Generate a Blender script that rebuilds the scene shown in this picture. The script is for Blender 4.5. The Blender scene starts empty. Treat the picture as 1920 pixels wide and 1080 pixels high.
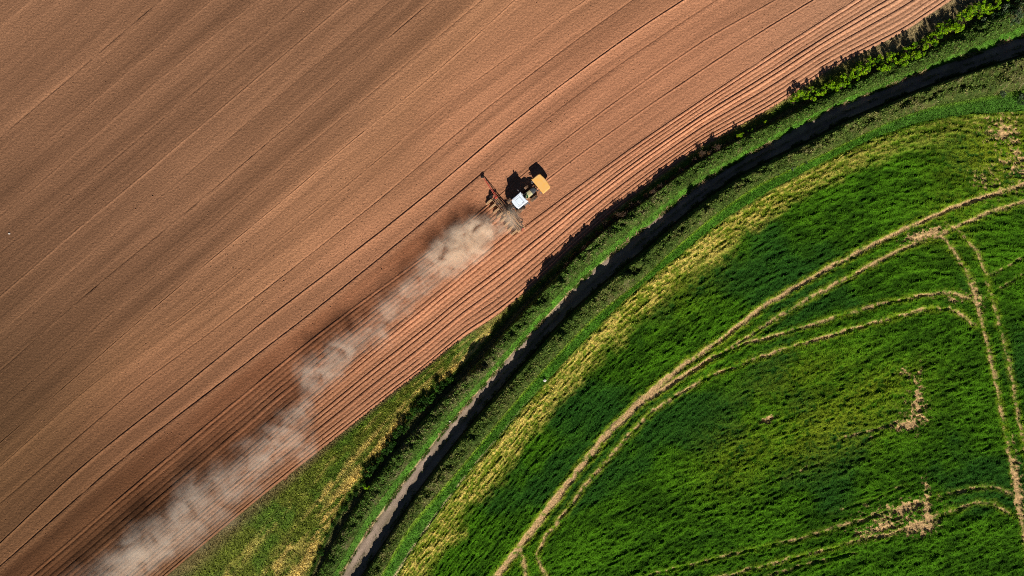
import bpy, bmesh, math, random
import numpy as np
from mathutils import Vector, Matrix

SC = bpy.context.scene
COL = SC.collection
R = math.radians
random.seed(7)
RNG = np.random.default_rng(11)

# ------------------------------------------------------------------ camera
S = 0.09                 # metres of ground per photo pixel (1920 wide)
H = 115.0                # flying height
cam_d = bpy.data.cameras.new('camera')
cam_d.sensor_width = 36.0
cam_d.lens = 36.0 * H / (1920 * S)
cam_d.clip_start = 1.0
cam_d.clip_end = 6000.0
cam = bpy.data.objects.new('camera', cam_d)
cam.location = (0, 0, H)
COL.objects.link(cam)
SC.camera = cam

# ------------------------------------------------------------------ sky and sun
ELEV = R(36.0)
AZ = Vector((0.20, -0.98, 0.0)).normalized()
sun_vec = Vector((AZ.x * math.cos(ELEV), AZ.y * math.cos(ELEV), math.sin(ELEV)))
world = bpy.data.worlds.new('World')
SC.world = world
world.use_nodes = True
nt = world.node_tree
nt.nodes.clear()
sky = nt.nodes.new('ShaderNodeTexSky')
sky.sky_type = 'NISHITA'
sky.sun_disc = False
sky.sun_elevation = ELEV
sky.sun_rotation = math.atan2(AZ.x, AZ.y)
sky.altitude = 300
sky.air_density = 0.4
sky.dust_density = 0.0
sky.ozone_density = 1.5
bg = nt.nodes.new('ShaderNodeBackground')
bg.inputs['Strength'].default_value = 0.05
out = nt.nodes.new('ShaderNodeOutputWorld')
nt.links.new(sky.outputs[0], bg.inputs[0])
nt.links.new(bg.outputs[0], out.inputs[0])

sun_d = bpy.data.lights.new('sun', 'SUN')
sun_d.energy = 5.0
sun_d.angle = R(0.5)
sun_d.color = (1.0, 0.95, 0.86)
sun = bpy.data.objects.new('sun', sun_d)
sun.rotation_euler = sun_vec.to_track_quat('Z', 'Y').to_euler()
sun.location = (20, -90, 80)
COL.objects.link(sun)

SC.view_settings.view_transform = 'Standard'
SC.view_settings.look = 'None'
SC.view_settings.exposure = 0.35
SC.view_settings.gamma = 1.0
SC.cycles.max_bounces = 8
SC.cycles.diffuse_bounces = 2
SC.cycles.glossy_bounces = 2
SC.cycles.transmission_bounces = 3
SC.cycles.transparent_max_bounces = 8
SC.cycles.volume_bounces = 5
SC.cycles.volume_step_rate = 0.12
SC.cycles.volume_max_steps = 256
SC.cycles.filter_width = 1.0
SC.cycles.use_denoising = False

# ------------------------------------------------------------------ helpers
def smooth(a, b, x):
    t = np.clip((x - a) / (b - a), 0, 1)
    return t * t * (3 - 2 * t)

def hash2(ix, iy, seed):
    h = (ix.astype(np.int64) * 374761393 + iy.astype(np.int64) * 668265263 + seed * 974634541) & 0xffffffff
    h = ((h ^ (h >> 13)) * 1274126177) & 0xffffffff
    h = ((h ^ (h >> 16)) * 2246822519) & 0xffffffff
    return ((h ^ (h >> 15)) & 0xffffff) / float(0xffffff)

def vnoise(x, y, seed):
    ix = np.floor(x); iy = np.floor(y)
    fx = x - ix; fy = y - iy
    fx = fx * fx * (3 - 2 * fx); fy = fy * fy * (3 - 2 * fy)
    a = hash2(ix, iy, seed); b = hash2(ix + 1, iy, seed)
    c = hash2(ix, iy + 1, seed); d = hash2(ix + 1, iy + 1, seed)
    return (a + (b - a) * fx) * (1 - fy) + (c + (d - c) * fx) * fy

def fbm(x, y, scale, seed, octv=3):
    v = 0; amp = 0.5; tot = 0
    x = np.asarray(x, float) / scale; y = np.asarray(y, float) / scale
    for k in range(octv):
        v = v + amp * vnoise(x, y, seed + k * 17)
        tot += amp; amp *= 0.5
        x = x * 2.03 + 5.1; y = y * 2.03 + 1.7
    return v / tot

class Guide:
    """a boundary line in plan: py as a function of px (monotone cubic, straight beyond its ends)"""
    def __init__(self, pts):
        p = np.array(sorted(pts), float)
        self.x, self.y = p[:, 0], p[:, 1]
        h = np.diff(self.x); d = np.diff(self.y) / h
        m = np.zeros(len(p))
        if len(p) == 2:
            m[:] = d[0]
        else:
            m[0], m[-1] = d[0], d[-1]
            for i in range(1, len(p) - 1):
                m[i] = 0 if d[i - 1] * d[i] <= 0 else (h[i - 1] + h[i]) / (h[i - 1] / d[i - 1] + h[i] / d[i])
        self.m = m
    def __call__(self, q):
        q = np.asarray(q, float)
        x, y, m = self.x, self.y, self.m
        i = np.clip(np.searchsorted(x, q) - 1, 0, len(x) - 2)
        h = x[i + 1] - x[i]; t = (q - x[i]) / h
        r = (2*t**3 - 3*t**2 + 1) * y[i] + (t**3 - 2*t**2 + t) * h * m[i] + (-2*t**3 + 3*t**2) * y[i+1] + (t**3 - t**2) * h * m[i+1]
        r = np.where(q < x[0], y[0] + (q - x[0]) * m[0], r)
        return np.where(q > x[-1], y[-1] + (q - x[-1]) * m[-1], r)

def drop(pts, h):
    """plan position of a line that stands h metres up"""
    k = (H - h) / H
    return [(960 + (x - 960) * k, 540 + (y - 540) * k) for x, y in pts]

def W(px, py):
    return (px - 960) * S, (540 - py) * S

def P3(px, py, h=0.0):
    k = (H - h) / H
    return Vector(((px - 960) * S * k, (540 - py) * S * k, h))

def link(o, parent=None):
    COL.objects.link(o)
    if parent is not None:
        o.parent = parent
    return o

def tag(o, label=None, cat=None, group=None, kind=None):
    if label: o['label'] = label
    if cat: o['category'] = cat
    if group: o['group'] = group
    if kind: o['kind'] = kind
    return o

def empty(name, loc, rz=0.0):
    o = bpy.data.objects.new(name, None)
    o.empty_display_size = 0.5
    o.location = loc
    o.rotation_euler = (0, 0, rz)
    return link(o)

def np_mesh(name, V, F, mat, col=None, extra=None, parent=None, flat=False):
    """V (n,3), F (m,k) indices with equal k -> linked mesh object"""
    me = bpy.data.meshes.new(name)
    V = np.ascontiguousarray(V, np.float32)
    F = np.ascontiguousarray(F, np.int32)
    n, m, k = len(V), len(F), F.shape[1]
    me.vertices.add(n); me.vertices.foreach_set('co', V.ravel())
    me.loops.add(m * k); me.loops.foreach_set('vertex_index', F.ravel())
    me.polygons.add(m)
    me.polygons.foreach_set('loop_start', np.arange(0, m * k, k, dtype=np.int32))
    me.polygons.foreach_set('use_smooth', np.full(m, not flat, dtype=bool))
    me.update(calc_edges=True)
    if col is not None:
        a = me.attributes.new('tone', 'FLOAT_COLOR', 'POINT')
        c4 = np.ones((n, 4), np.float32); c4[:, :3] = col
        a.data.foreach_set('color', c4.ravel())
    for kx, arr in (extra or {}).items():
        a = me.attributes.new(kx, 'FLOAT', 'POINT')
        a.data.foreach_set('value', np.ascontiguousarray(arr, np.float32))
    me.materials.append(mat)
    return link(bpy.data.objects.new(name, me), parent)

def grid_faces(nx, ny):
    i = np.arange(nx - 1)[:, None] * ny + np.arange(ny - 1)[None, :]
    i = i.ravel()
    return np.stack([i, i + 1, i + ny + 1, i + ny], 1)     # callers lay rows downwards: normals face up

def spread(a, b, step, lo, hi, ratio=1.35):
    """even samples a..b, then growing steps out to lo and hi"""
    mid = np.arange(a, b + step * .5, step)
    left, right = [], []
    x, d = mid[0], step
    while x > lo:
        d *= ratio; x -= d; left.append(x)
    x, d = mid[-1], step
    while x < hi:
        d *= ratio; x += d; right.append(x)
    return np.concatenate([np.array(left[::-1]), mid, np.array(right)])

# ------------------------------------------------------------------ materials
def new_mat(name):
    m = bpy.data.materials.new(name)
    m.use_nodes = True
    n = m.node_tree.nodes; l = m.node_tree.links
    return m, n, l, n['Principled BSDF']

def N(nodes, kind, **kw):
    o = nodes.new(kind)
    for k, v in kw.items():
        setattr(o, k, v)
    return o

def tone_mat(name, var=0.35, scale=6.0, rough=0.9, bump=0.0, bump_scale=8.0, spec=0.15, transl=0.0):
    """surface whose own colour sits in the 'tone' attribute, broken up by fine noise"""
    m, n, l, b = new_mat(name)
    at = N(n, 'ShaderNodeAttribute', attribute_name='tone')
    tc = N(n, 'ShaderNodeTexCoord')
    nz = N(n, 'ShaderNodeTexNoise'); nz.inputs['Scale'].default_value = scale; nz.inputs['Detail'].default_value = 4
    l.new(tc.outputs['Object'], nz.inputs['Vector'])
    mr = N(n, 'ShaderNodeMapRange')
    mr.inputs['From Min'].default_value = 0.3; mr.inputs['From Max'].default_value = 0.7
    mr.inputs['To Min'].default_value = 1 - var; mr.inputs['To Max'].default_value = 1 + var
    l.new(nz.outputs['Fac'], mr.inputs['Value'])
    vm = N(n, 'ShaderNodeVectorMath', operation='SCALE')
    l.new(at.outputs['Color'], vm.inputs[0]); l.new(mr.outputs[0], vm.inputs['Scale'])
    l.new(vm.outputs[0], b.inputs['Base Color'])
    b.inputs['Roughness'].default_value = rough
    b.inputs['Specular IOR Level'].default_value = spec
    if bump > 0:
        n2 = N(n, 'ShaderNodeTexNoise'); n2.inputs['Scale'].default_value = bump_scale; n2.inputs['Detail'].default_value = 5
        l.new(tc.outputs['Object'], n2.inputs['Vector'])
        bp = N(n, 'ShaderNodeBump'); bp.inputs['Strength'].default_value = 1.0; bp.inputs['Distance'].default_value = bump
        l.new(n2.outputs['Fac'], bp.inputs['Height']); l.new(bp.outputs[0], b.inputs['Normal'])
    if transl > 0:
        tr = N(n, 'ShaderNodeBsdfTranslucent'); l.new(vm.outputs[0], tr.inputs['Color'])
        mx = N(n, 'ShaderNodeMixShader'); mx.inputs[0].default_value = transl
        o = n['Material Output']
        l.new(b.outputs[0], mx.inputs[1]); l.new(tr.outputs[0], mx.inputs[2]); l.new(mx.outputs[0], o.inputs['Surface'])
    return m

def paint_mat(name, c, rough=0.5, metal=0.0, dirt=None, dirt_amt=0.4, dscale=3.0, spec=0.4):
    """plain colour with worn, dusty blotches"""
    m, n, l, b = new_mat(name)
    tc = N(n, 'ShaderNodeTexCoord')
    nz = N(n, 'ShaderNodeTexNoise'); nz.inputs['Scale'].default_value = dscale; nz.inputs['Detail'].default_value = 6
    l.new(tc.outputs['Object'], nz.inputs['Vector'])
    mr = N(n, 'ShaderNodeMapRange'); mr.inputs['From Min'].default_value = 0.4; mr.inputs['From Max'].default_value = 0.72
    mr.inputs['To Max'].default_value = dirt_amt
    l.new(nz.outputs['Fac'], mr.inputs['Value'])
    mx = N(n, 'ShaderNodeMix', data_type='RGBA')
    mx.inputs['A'].default_value = (*c, 1); mx.inputs['B'].default_value = (*(dirt or (0.3, 0.17, 0.1)), 1)
    l.new(mr.outputs[0], mx.inputs['Factor']); l.new(mx.outputs['Result'], b.inputs['Base Color'])
    b.inputs['Roughness'].default_value = rough
    b.inputs['Metallic'].default_value = metal
    b.inputs['Specular IOR Level'].default_value = spec
    return m

# soil: tone attribute x long streaks that run with the drilling x fine clods
def soil_mat():
    m, n, l, b = new_mat('red_soil')
    at = N(n, 'ShaderNodeAttribute', attribute_name='tone')
    av = N(n, 'ShaderNodeAttribute', attribute_name='rowv')
    au = N(n, 'ShaderNodeAttribute', attribute_name='rowu')
    tc = N(n, 'ShaderNodeTexCoord')
    def streak(su, sv, lo, hi, seed):
        mu = N(n, 'ShaderNodeMath', operation='MULTIPLY'); mu.inputs[1].default_value = su
        mv = N(n, 'ShaderNodeMath', operation='MULTIPLY'); mv.inputs[1].default_value = sv
        l.new(au.outputs['Fac'], mu.inputs[0]); l.new(av.outputs['Fac'], mv.inputs[0])
        cx = N(n, 'ShaderNodeCombineXYZ'); cx.inputs[2].default_value = seed
        l.new(mu.outputs[0], cx.inputs[0]); l.new(mv.outputs[0], cx.inputs[1])
        z = N(n, 'ShaderNodeTexNoise'); z.inputs['Scale'].default_value = 1; z.inputs['Detail'].default_value = 3
        l.new(cx.outputs[0], z.inputs['Vector'])
        r = N(n, 'ShaderNodeMapRange'); r.inputs['From Min'].default_value = 0.3; r.inputs['From Max'].default_value = 0.7
        r.inputs['To Min'].default_value = lo; r.inputs['To Max'].default_value = hi
        l.new(z.outputs['Fac'], r.inputs['Value'])
        return r.outputs[0]
    a1 = streak(0.010, 0.26, 0.72, 1.22, 1.0)
    a2 = streak(0.03, 1.7, 0.82, 1.15, 7.0)
    nz = N(n, 'ShaderNodeTexNoise'); nz.inputs['Scale'].default_value = 3.2; nz.inputs['Detail'].default_value = 5
    nz.inputs['Roughness'].default_value = 0.7
    l.new(tc.outputs['Object'], nz.inputs['Vector'])
    mr = N(n, 'ShaderNodeMapRange'); mr.inputs['From Min'].default_value = 0.3; mr.inputs['From Max'].default_value = 0.7
    mr.inputs['To Min'].default_value = 0.66; mr.inputs['To Max'].default_value = 1.34
    l.new(nz.outputs['Fac'], mr.inputs['Value'])
    m1 = N(n, 'ShaderNodeMath', operation='MULTIPLY'); l.new(a1, m1.inputs[0]); l.new(a2, m1.inputs[1])
    m2 = N(n, 'ShaderNodeMath', operation='MULTIPLY'); l.new(m1.outputs[0], m2.inputs[0]); l.new(mr.outputs[0], m2.inputs[1])
    vm = N(n, 'ShaderNodeVectorMath', operation='SCALE')
    l.new(at.outputs['Color'], vm.inputs[0]); l.new(m2.outputs[0], vm.inputs['Scale'])
    l.new(vm.outputs[0], b.inputs['Base Color'])
    b.inputs['Roughness'].default_value = 0.95; b.inputs['Specular IOR Level'].default_value = 0.1
    n2 = N(n, 'ShaderNodeTexNoise'); n2.inputs['Scale'].default_value = 2.6; n2.inputs['Detail'].default_value = 6
    n2.inputs['Roughness'].default_value = 0.75
    l.new(tc.outputs['Object'], n2.inputs['Vector'])
    bp = N(n, 'ShaderNodeBump'); bp.inputs['Strength'].default_value = 1.0; bp.inputs['Distance'].default_value = 0.21
    l.new(n2.outputs['Fac'], bp.inputs['Height']); l.new(bp.outputs[0], b.inputs['Normal'])
    return m

M_SOIL = soil_mat()
M_VERGE = tone_mat('rough_grass_sward', 0.45, 5.0, bump=0.18, bump_scale=3.5)
M_CROP = tone_mat('crop_canopy', 0.5, 4.0, bump=0.12, bump_scale=4.0, spec=0.02)
M_BLADE = tone_mat('grass_blade', 0.2, 9.0, rough=0.8, spec=0.04, transl=0.2)
M_LEAF = tone_mat('leaf', 0.2, 9.0, rough=0.7, spec=0.08, transl=0.2)
M_LANE = tone_mat('lane_gravel', 0.22, 5.0, bump=0.04, bump_scale=9.0)
M_WOOD = paint_mat('bark', (0.09, 0.06, 0.04), 0.9)
M_STONE = paint_mat('pale_stone', (0.62, 0.58, 0.52), 0.8, dirt_amt=0.2)

# ------------------------------------------------------------------ the plan
G = {k: Guide(v) for k, v in dict(
    L1=[(0, 45), (47, 3)],
    L3=[(0, 258), (300, 0)],
    L4=[(0, 337), (395, 0)],
    L5=[(0, 405), (53, 360), (290, 153), (480, 0)],
    L6=[(0, 473), (140, 360), (570, 0)],
    L7=[(0, 553), (150, 423), (227, 360), (640, 10), (652, 0)],
    M1=[(0, 627), (187, 463), (310, 360), (640, 80), (733, 0)],
    M2=[(0, 695), (167, 547), (393, 360), (640, 147), (810, 0)],
    M3=[(53, 720), (290, 517), (473, 360), (640, 222), (903, 0)],
    M4=[(0, 830), (123, 723), (320, 550), (547, 360), (640, 280), (807, 143), (963, 0)],
    M6=[(0, 873), (173, 720), (367, 573), (633, 360), (840, 190), (960, 101), (1035, 42), (1096, 0)],
    M7=[(0, 943), (133, 830), (263, 720), (413, 608), (640, 430), (727, 360), (907, 207), (960, 166), (1070, 82), (1185, 0)],
    M8=[(0, 1017), (150, 877), (347, 720), (500, 597), (640, 490), (807, 358), (960, 230), (1110, 116), (1210, 45), (1280, 0)],
    M9=[(0, 1060), (233, 857), (410, 720), (640, 541), (860, 360), (967, 270), (1085, 175), (1235, 70), (1342, 0)],
    M10=[(53, 1080), (267, 897), (480, 720), (640, 593), (847, 440), (1047, 270), (1185, 167), (1335, 65), (1440, 6)],
    M11=[(200, 1020), (640, 648), (840, 487), (1030, 332), (1112, 270), (1235, 184), (1385, 84), (1440, 50), (1522, 0)],
    Rr=[(280, 1010), (640, 703), (820, 556), (960, 442), (1085, 348), (1193, 270), (1285, 207), (1440, 103), (1600, 0)],
    S=[(313, 1080), (480, 940), (640, 813), (720, 750), (795, 693), (870, 632), (935, 588), (1010, 525), (1055, 482), (1085, 454), (1167, 384), (1277, 301), (1320, 272), (1440, 206), (1552, 134), (1690, 62), (1785, 0)],
    A0=[(583, 1074), (633, 966), (694, 883), (795, 752), (845, 706), (880, 672), (940, 605), (1010, 537), (1060, 493), (1100, 455), (1175, 392), (1285, 310), (1330, 282), (1440, 222), (1560, 156), (1690, 96), (1800, 30), (1850, 0)],
    A1=drop([(604, 1074), (694, 921), (798, 796), (850, 737), (895, 692), (955, 622), (1015, 555), (1075, 490), (1140, 430), (1200, 387), (1290, 320), (1350, 285), (1440, 240), (1560, 182), (1640, 145), (1740, 105), (1830, 60), (1920, 12)], 1.0),
    LU=[(639, 1080), (675, 1019), (724, 949), (810, 835), (883, 750), (930, 697), (970, 652), (1010, 610), (1090, 527), (1142, 482), (1200, 435), (1285, 367), (1350, 322), (1440, 270), (1500, 236), (1565, 202), (1640, 172), (1740, 132), (1840, 97), (1920, 67)],
    B1=drop([(691, 1074), (724, 1025), (785, 933), (868, 826), (932, 750), (1002, 672), (1065, 604), (1130, 545), (1200, 487), (1310, 395), (1385, 342), (1440, 312), (1535, 265), (1600, 230), (1690, 192), (1765, 162), (1840, 137), (1920, 112)], 1.8),
    B2=drop([(715, 1077), (767, 988), (862, 878), (960, 759), (1042, 667), (1120, 589), (1200, 527), (1247, 482), (1335, 407), (1407, 355), (1440, 337), (1540, 290), (1600, 261), (1683, 222), (1750, 200), (1820, 187), (1920, 168)], 1.0),
    CE=[(743, 1077), (785, 1013), (877, 887), (944, 808), (995, 745), (1082, 652), (1190, 543), (1277, 474), (1347, 418), (1440, 358), (1540, 305), (1600, 274), (1667, 247), (1750, 224), (1850, 213), (1920, 210)],
    YB=[(804, 1077), (862, 988), (960, 872), (1050, 745), (1150, 645), (1280, 527), (1367, 470), (1447, 408), (1497, 374), (1560, 340), (1660, 300), (1750, 270), (1850, 250), (1920, 240)],
).items()}
_b1 = G['B1']
G['LL'] = lambda x: np.maximum(_b1(x) - 12.0, G['LU'](x) + 14.0)

def ordered(names, px, gap=2.0):
    Y = np.stack([np.asarray(G[k](px), float) for k in names], 0)
    for i in range(1, len(names)):
        Y[i] = np.maximum(Y[i], Y[i - 1] + gap)
    return Y

SEAMS = [('L1', -86, .5), ('L3', -79, 1.3), ('L4', -74, .4), ('L5', -69.5, .5), ('L6', -65, .5), ('L7', -60, 1.0), ('M1', -55.5, .5),
         ('M2', -51, 1.1), ('M3', -46, .7), ('M4', -41, .9), ('M6', -34, .8), ('M7', -28.4, .8), ('M8', -23.8, 1.25), ('M9', -20.3, .9),
         ('M10', -16.2, .7), ('M11', -12.5, .95), ('Rr', -8.6, .5)]
HEAD = R(39.5)
HX, HY = math.cos(HEAD), math.sin(HEAD)
drill_p = P3(951.5, 399.5)                 # centre of the planter's beam on the ground
axle_p = P3(967.7, 385.0)                  # under the tractor's rear axle

# ------------------------------------------------------------------ ploughed field
def build_field():
    px = spread(-60, 1990, 5.0, -16000, 16000)
    vs = [0.35]
    v = 0.35
    sv = np.array([s[1] for s in SEAMS])
    while v > -92:
        if v > -17.5: st = 0.09
        else:
            st = 0.11 if np.min(np.abs(sv - v)) < 0.55 else 0.42
        v -= st; vs.append(v)
    d = 0.5
    while v > -1600:
        d *= 1.35; v -= d; vs.append(v)
    vs = np.array(vs[::-1])                                # far upper-left first: rows run downwards
    names = [s[0] for s in SEAMS] + ['S']
    lv = np.array([s[1] for s in SEAMS] + [0.0])
    Yg = ordered(names, px)                                 # (k, nx)
    Y = np.empty((len(px), len(vs)))
    slope = (Yg[2] - Yg[1]) / (lv[2] - lv[1])
    for i in range(len(px)):
        Y[i] = np.interp(vs, lv, Yg[:, i])
        lo = vs < lv[0]; Y[i][lo] = Yg[0, i] + (vs[lo] - lv[0]) * 14.2
        hi = vs > 0; Y[i][hi] = Yg[-1, i] + vs[hi] * 14.2
    X = np.repeat(px[:, None], len(vs), 1)
    Vv = np.repeat(vs[None, :], len(px), 0)
    x, y = (X - 960) * S, (540 - Y) * S
    # heading coordinate relative to the planter
    t = (x - drill_p.x) * HX + (y - drill_p.y) * HY
    behind = smooth(0.2, -1.4, t)
    wob = (fbm(x, y, 5.0, 3) - .5) * 0.10
    wv = Vv + wob
    # ridges
    k = np.floor(-wv / 0.72 + 0.12)
    ph = (-wv / 0.72 + 0.12) - k
    along_ = fbm((x * HX + y * HY) * .12 + k * 7.3, k * 3.1, 1.0, 15)
    ramp = (hash2(k, k * 0 + 3, 5) * 0.75 + 0.55) * (.75 + .5 * along_)
    ph = np.clip(ph + (hash2(k, k * 0 + 9, 6) - .5) * .22 * np.sin(np.pi * ph), 0, 1)
    prof = np.sin(np.pi * ph) ** 0.38
    in_old = smooth(-8.75, -8.55, wv) * smooth(0.1, -0.5, wv)
    in_new = smooth(-16.3, -16.1, wv) * smooth(-8.4, -8.6, wv) * behind
    ridge = np.clip(in_old + in_new, 0, 1)
    z = ridge * (prof * 0.28 * ramp - 0.12)
    # seams between passes
    pale = np.zeros(x.shape)
    for nme, sv_, st in SEAMS:
        if nme == 'Rr': continue
        dv = wv - sv_
        brk = 0.6 + 0.8 * fbm(x + y, y - x, 9.0, int(-sv_ * 3))
        if nme in ('M10', 'M11'): brk = brk * (1 - behind)
        pale = pale + np.exp(-((dv - .22) / .16) ** 2) * (.5 + fbm(x + y, y - x, 3.0, int(-sv_ * 5))) * min(st, 1.0)
        if sv_ < -30: brk = brk * .8 * smooth(.2, .55, fbm(x + y, y - x, 4.0, int(-sv_ * 5)))
        if nme == 'M9':
            tt = (x - drill_p.x) * HX + (y - drill_p.y) * HY
            brk = brk * np.where(tt < 1.0, 1.5, 0.9)
        z = z + st * brk * (-0.10 * np.exp(-(dv / .12) ** 2) + 0.10 * np.exp(-((dv - .24) / .13) ** 2))
    # marker furrow spoil: scuffed strip below M9
    dv = wv + 20.3
    near = (dv > 0) & (dv < 2.2) & (t < 3)
    z = z + np.where(near, (fbm(x, y, 0.5, 41) - .5) * 0.16 * np.exp(-dv / 0.9), 0)
    z = z + (fbm(x, y, 0.7, 21) - .5) * 0.05 * (1 - .5 * ridge) + (fbm(x, y, 14, 22) - .5) * 0.2
    # colour of the earth: older tilth with vignette darkening painted in to the upper left, fresh red earth by the hedge
    age_vignette = smooth(-10, -62, Vv + (fbm(x, y, 30, 9) - .5) * 24)
    fresh = np.array([0.425, 0.190, 0.100]); mid = np.array([0.355, 0.170, 0.086]); old_vignetted = np.array([0.245, 0.121, 0.064])
    a = age_vignette[..., None]
    c = np.where(a < .5, fresh + (mid - fresh) * a * 2, mid + (old_vignetted - mid) * (a - .5) * 2)
    # browner ground, vignette darkening painted in, towards the lower left corner, drier on the upper right
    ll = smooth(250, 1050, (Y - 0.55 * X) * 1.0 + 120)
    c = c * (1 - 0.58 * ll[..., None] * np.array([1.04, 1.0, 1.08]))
    ur = smooth(1250, 1750, X)
    c = c * (1 + ur[..., None] * np.array([-0.04, 0.10, 0.18]))
    # darker tilth strips between passes, each pass its own moisture
    pid = np.searchsorted(lv, Vv)
    pt = hash2(pid.astype(float), pid * 0.0 + 1, 77)
    side = fbm((x * HX + y * HY) * .35, Vv * 1.0, 5, 31)
    c = c * (0.84 + 0.20 * pt + 0.22 * (side - .3))[..., None]
    c = c * (1 + .36 * np.clip(pale, 0, 1.2))[..., None]
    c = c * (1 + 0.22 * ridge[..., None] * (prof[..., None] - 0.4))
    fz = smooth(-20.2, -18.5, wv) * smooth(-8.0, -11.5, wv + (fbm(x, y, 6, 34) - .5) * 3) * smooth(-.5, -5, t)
    c = c * (1 - fz[..., None] * np.array([.30, .36, .40]) * (.55 + .9 * fbm(x, y, 7, 33))[..., None])     # damp earth just turned up, with the dust plume's shadow painted in
    u = x * HX + y * HY
    V = np.stack([x, y, z], -1).reshape(-1, 3)
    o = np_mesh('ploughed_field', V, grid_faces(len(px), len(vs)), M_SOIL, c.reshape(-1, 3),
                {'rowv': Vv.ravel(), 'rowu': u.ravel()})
    tag(o, 'red brown ploughed field with curving drill passes and ridges', 'field', kind='structure')
build_field()

# ------------------------------------------------------------------ verge: margin, banks and strips between the two fields
VN = ['S', 'A0', 'A1', 'LU', 'LL', 'B1', 'B2', 'CE']
hedge_h = lambda px: np.interp(px, [600, 850, 1000, 1150, 1300, 1500, 1900], [1.2, 2.0, 2.4, 2.0, 1.6, 1.4, 1.6])    # growth on the field-side bank
hedgeB_h = lambda px: np.interp(px, [640, 800, 950, 1090, 1250, 1450, 1700, 1900], [1.25, 1.35, 1.75, 2.15, 2.3, 2.3, 2.4, 2.7])

def verge_z(q, px):
    """q: cross position in units of VN"""
    base = np.interp(q, [-.1, 0, .8, 1, 2, 2.5, 2.85, 3, 3.15, 3.9, 4, 4.3, 5, 6, 7, 7.2],
                        [-.15, 0.03, 0.12, .15, .75, .85, .40, .08, -.12, -.12, .15, .55, .95, .75, .42, .3])
    return base

def verge_tone(q, px, py, x, y):
    n1 = fbm(x, y, 0.6, 51); n2 = fbm(x, y, 3.5, 52); n3 = fbm((x * .62 + y * .78) / 5, x * .78 - y * .62, .55, 53)
    def c(*a): return np.array(a)
    green = c(.055, .125, .012); olive = c(.125, .145, .018); straw = c(.52, .38, .11); dark = c(.022, .05, .008)
    bright = c(.066, .17, .014); earthy = c(.15, .095, .05); grey = c(.24, .20, .12)
    out_ = np.zeros(q.shape + (3,)); out_[:] = green
    def mixin(col, w):
        out_[:] = out_ + (col - out_) * np.clip(w, 0, 1)[..., None]
    # field margin: weedy green with two straw-coloured runs
    mgn = smooth(1.02, .98, q)
    mixin(olive, mgn * .85)
    mixin(green * 1.1, mgn * smooth(.48, .66, n2) * .6)
    st = np.exp(-((q - .80) / .17) ** 2) * .95 + np.exp(-((q - .50) / .07) ** 2) * .75 + np.exp(-((q - .22) / .04) ** 2) * .45
    mixin(straw, mgn * st * smooth(.38, .54, n3 * .75 + n1 * .25) * smooth(.15, .4, n2) * smooth(1010, 900, px))
    mixin(earthy, mgn * smooth(.12, .02, q) * .7)
    mixin(c(.30, .22, .07), smooth(850, 960, px) * smooth(.7, 0, q) * smooth(1.0, .9, q) * .8)
    mixin(c(.26, .19, .10), smooth(1560, 1680, px) * smooth(1, .9, q) * .8)
    # field-side bank
    bk = smooth(.98, 1.1, q) * smooth(3.02, 2.98, q)
    mixin(c(.06, .09, .016), bk * .9)
    mixin(earthy, bk * smooth(1.1, 1.4, q) * smooth(2.0, 1.7, q) * .5)
    mixin(bright, smooth(2.58, 2.74, q + (n1 - .5) * .25) * smooth(3.03, 2.99, q) * (0.25 + 1.1 * n2) * smooth(600, 1200, px + 500 * n2))
    mixin(c(.06, .15, .014), smooth(2.45, 2.6, q) * smooth(3.03, 2.99, q) * smooth(1000, 760, px) * .8)
    mixin(c(.34, .25, .13), smooth(2.94, 2.98, q) * smooth(1250, 1050, px))
    # crop-side bank
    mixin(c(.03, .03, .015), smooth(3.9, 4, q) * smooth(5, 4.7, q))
    mixin(c(.085, .085, .026), smooth(4.8, 5, q) * smooth(6.1, 5.9, q) * .9)
    mixin(c(.040, .115, .008), smooth(5.95, 6.08, q))
    mixin(bright, smooth(5.95, 6.1, q) * (1.3 * n2 - .2))
    mixin(c(.20, .30, .02), np.exp(-((q - 6.1) / .12) ** 2) * .6)
    mixin(c(.42, .33, .17), np.exp(-((q - 6.96) / .08) ** 2) * smooth(1050, 800, px) * smooth(.35, .55, n1))
    mixin(c(.05, .12, .015), smooth(1560, 1700, px) * smooth(5.9, 6.1, q) * .6)
    return out_ * (0.45 + 1.1 * n1)[..., None]

def build_verge():
    px = spread(320, 1990, 2.6, -12000, 12000, 1.4)
    counts = [64, 10, 30, 10, 8, 22, 18]
    q = np.concatenate([[-.1]] + [np.arange(k) / k + i for i, k in enumerate(counts)] + [[7.0, 7.15]])
    Yg = ordered(VN, px)
    n = len(px)
    Y = np.empty((n, len(q)))
    for i in range(n):
        Y[i] = np.interp(q, np.arange(8), Yg[:, i])
        Y[i, 0] = Yg[0, i] - 4; Y[i, -1] = Yg[-1, i] + 3
    X = np.repeat(px[:, None], len(q), 1); Q = np.repeat(q[None], n, 0)
    # break the soil edge up
    x, y = (X - 960) * S, (540 - Y) * S
    z = verge_z(Q, X)
    rough = np.interp(Q, [0, .05, 1, 1.5, 3, 3.05, 3.95, 4.1, 7, 7.1], [0, .25, .3, .45, .2, 0, 0, .3, .25, 0])
    z = z + rough * ((fbm(x, y, .55, 61) - .4) * .9 + (fbm(x, y, 2.2, 62) - .5) * .5)
    c = verge_tone(Q, X, Y, x, y)
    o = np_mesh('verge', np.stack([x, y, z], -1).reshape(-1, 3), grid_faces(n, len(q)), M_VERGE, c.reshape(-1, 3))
    tag(o, 'rough grass margin and hedge banks between the red field and green crop', 'verge', kind='structure')
build_verge()

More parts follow.
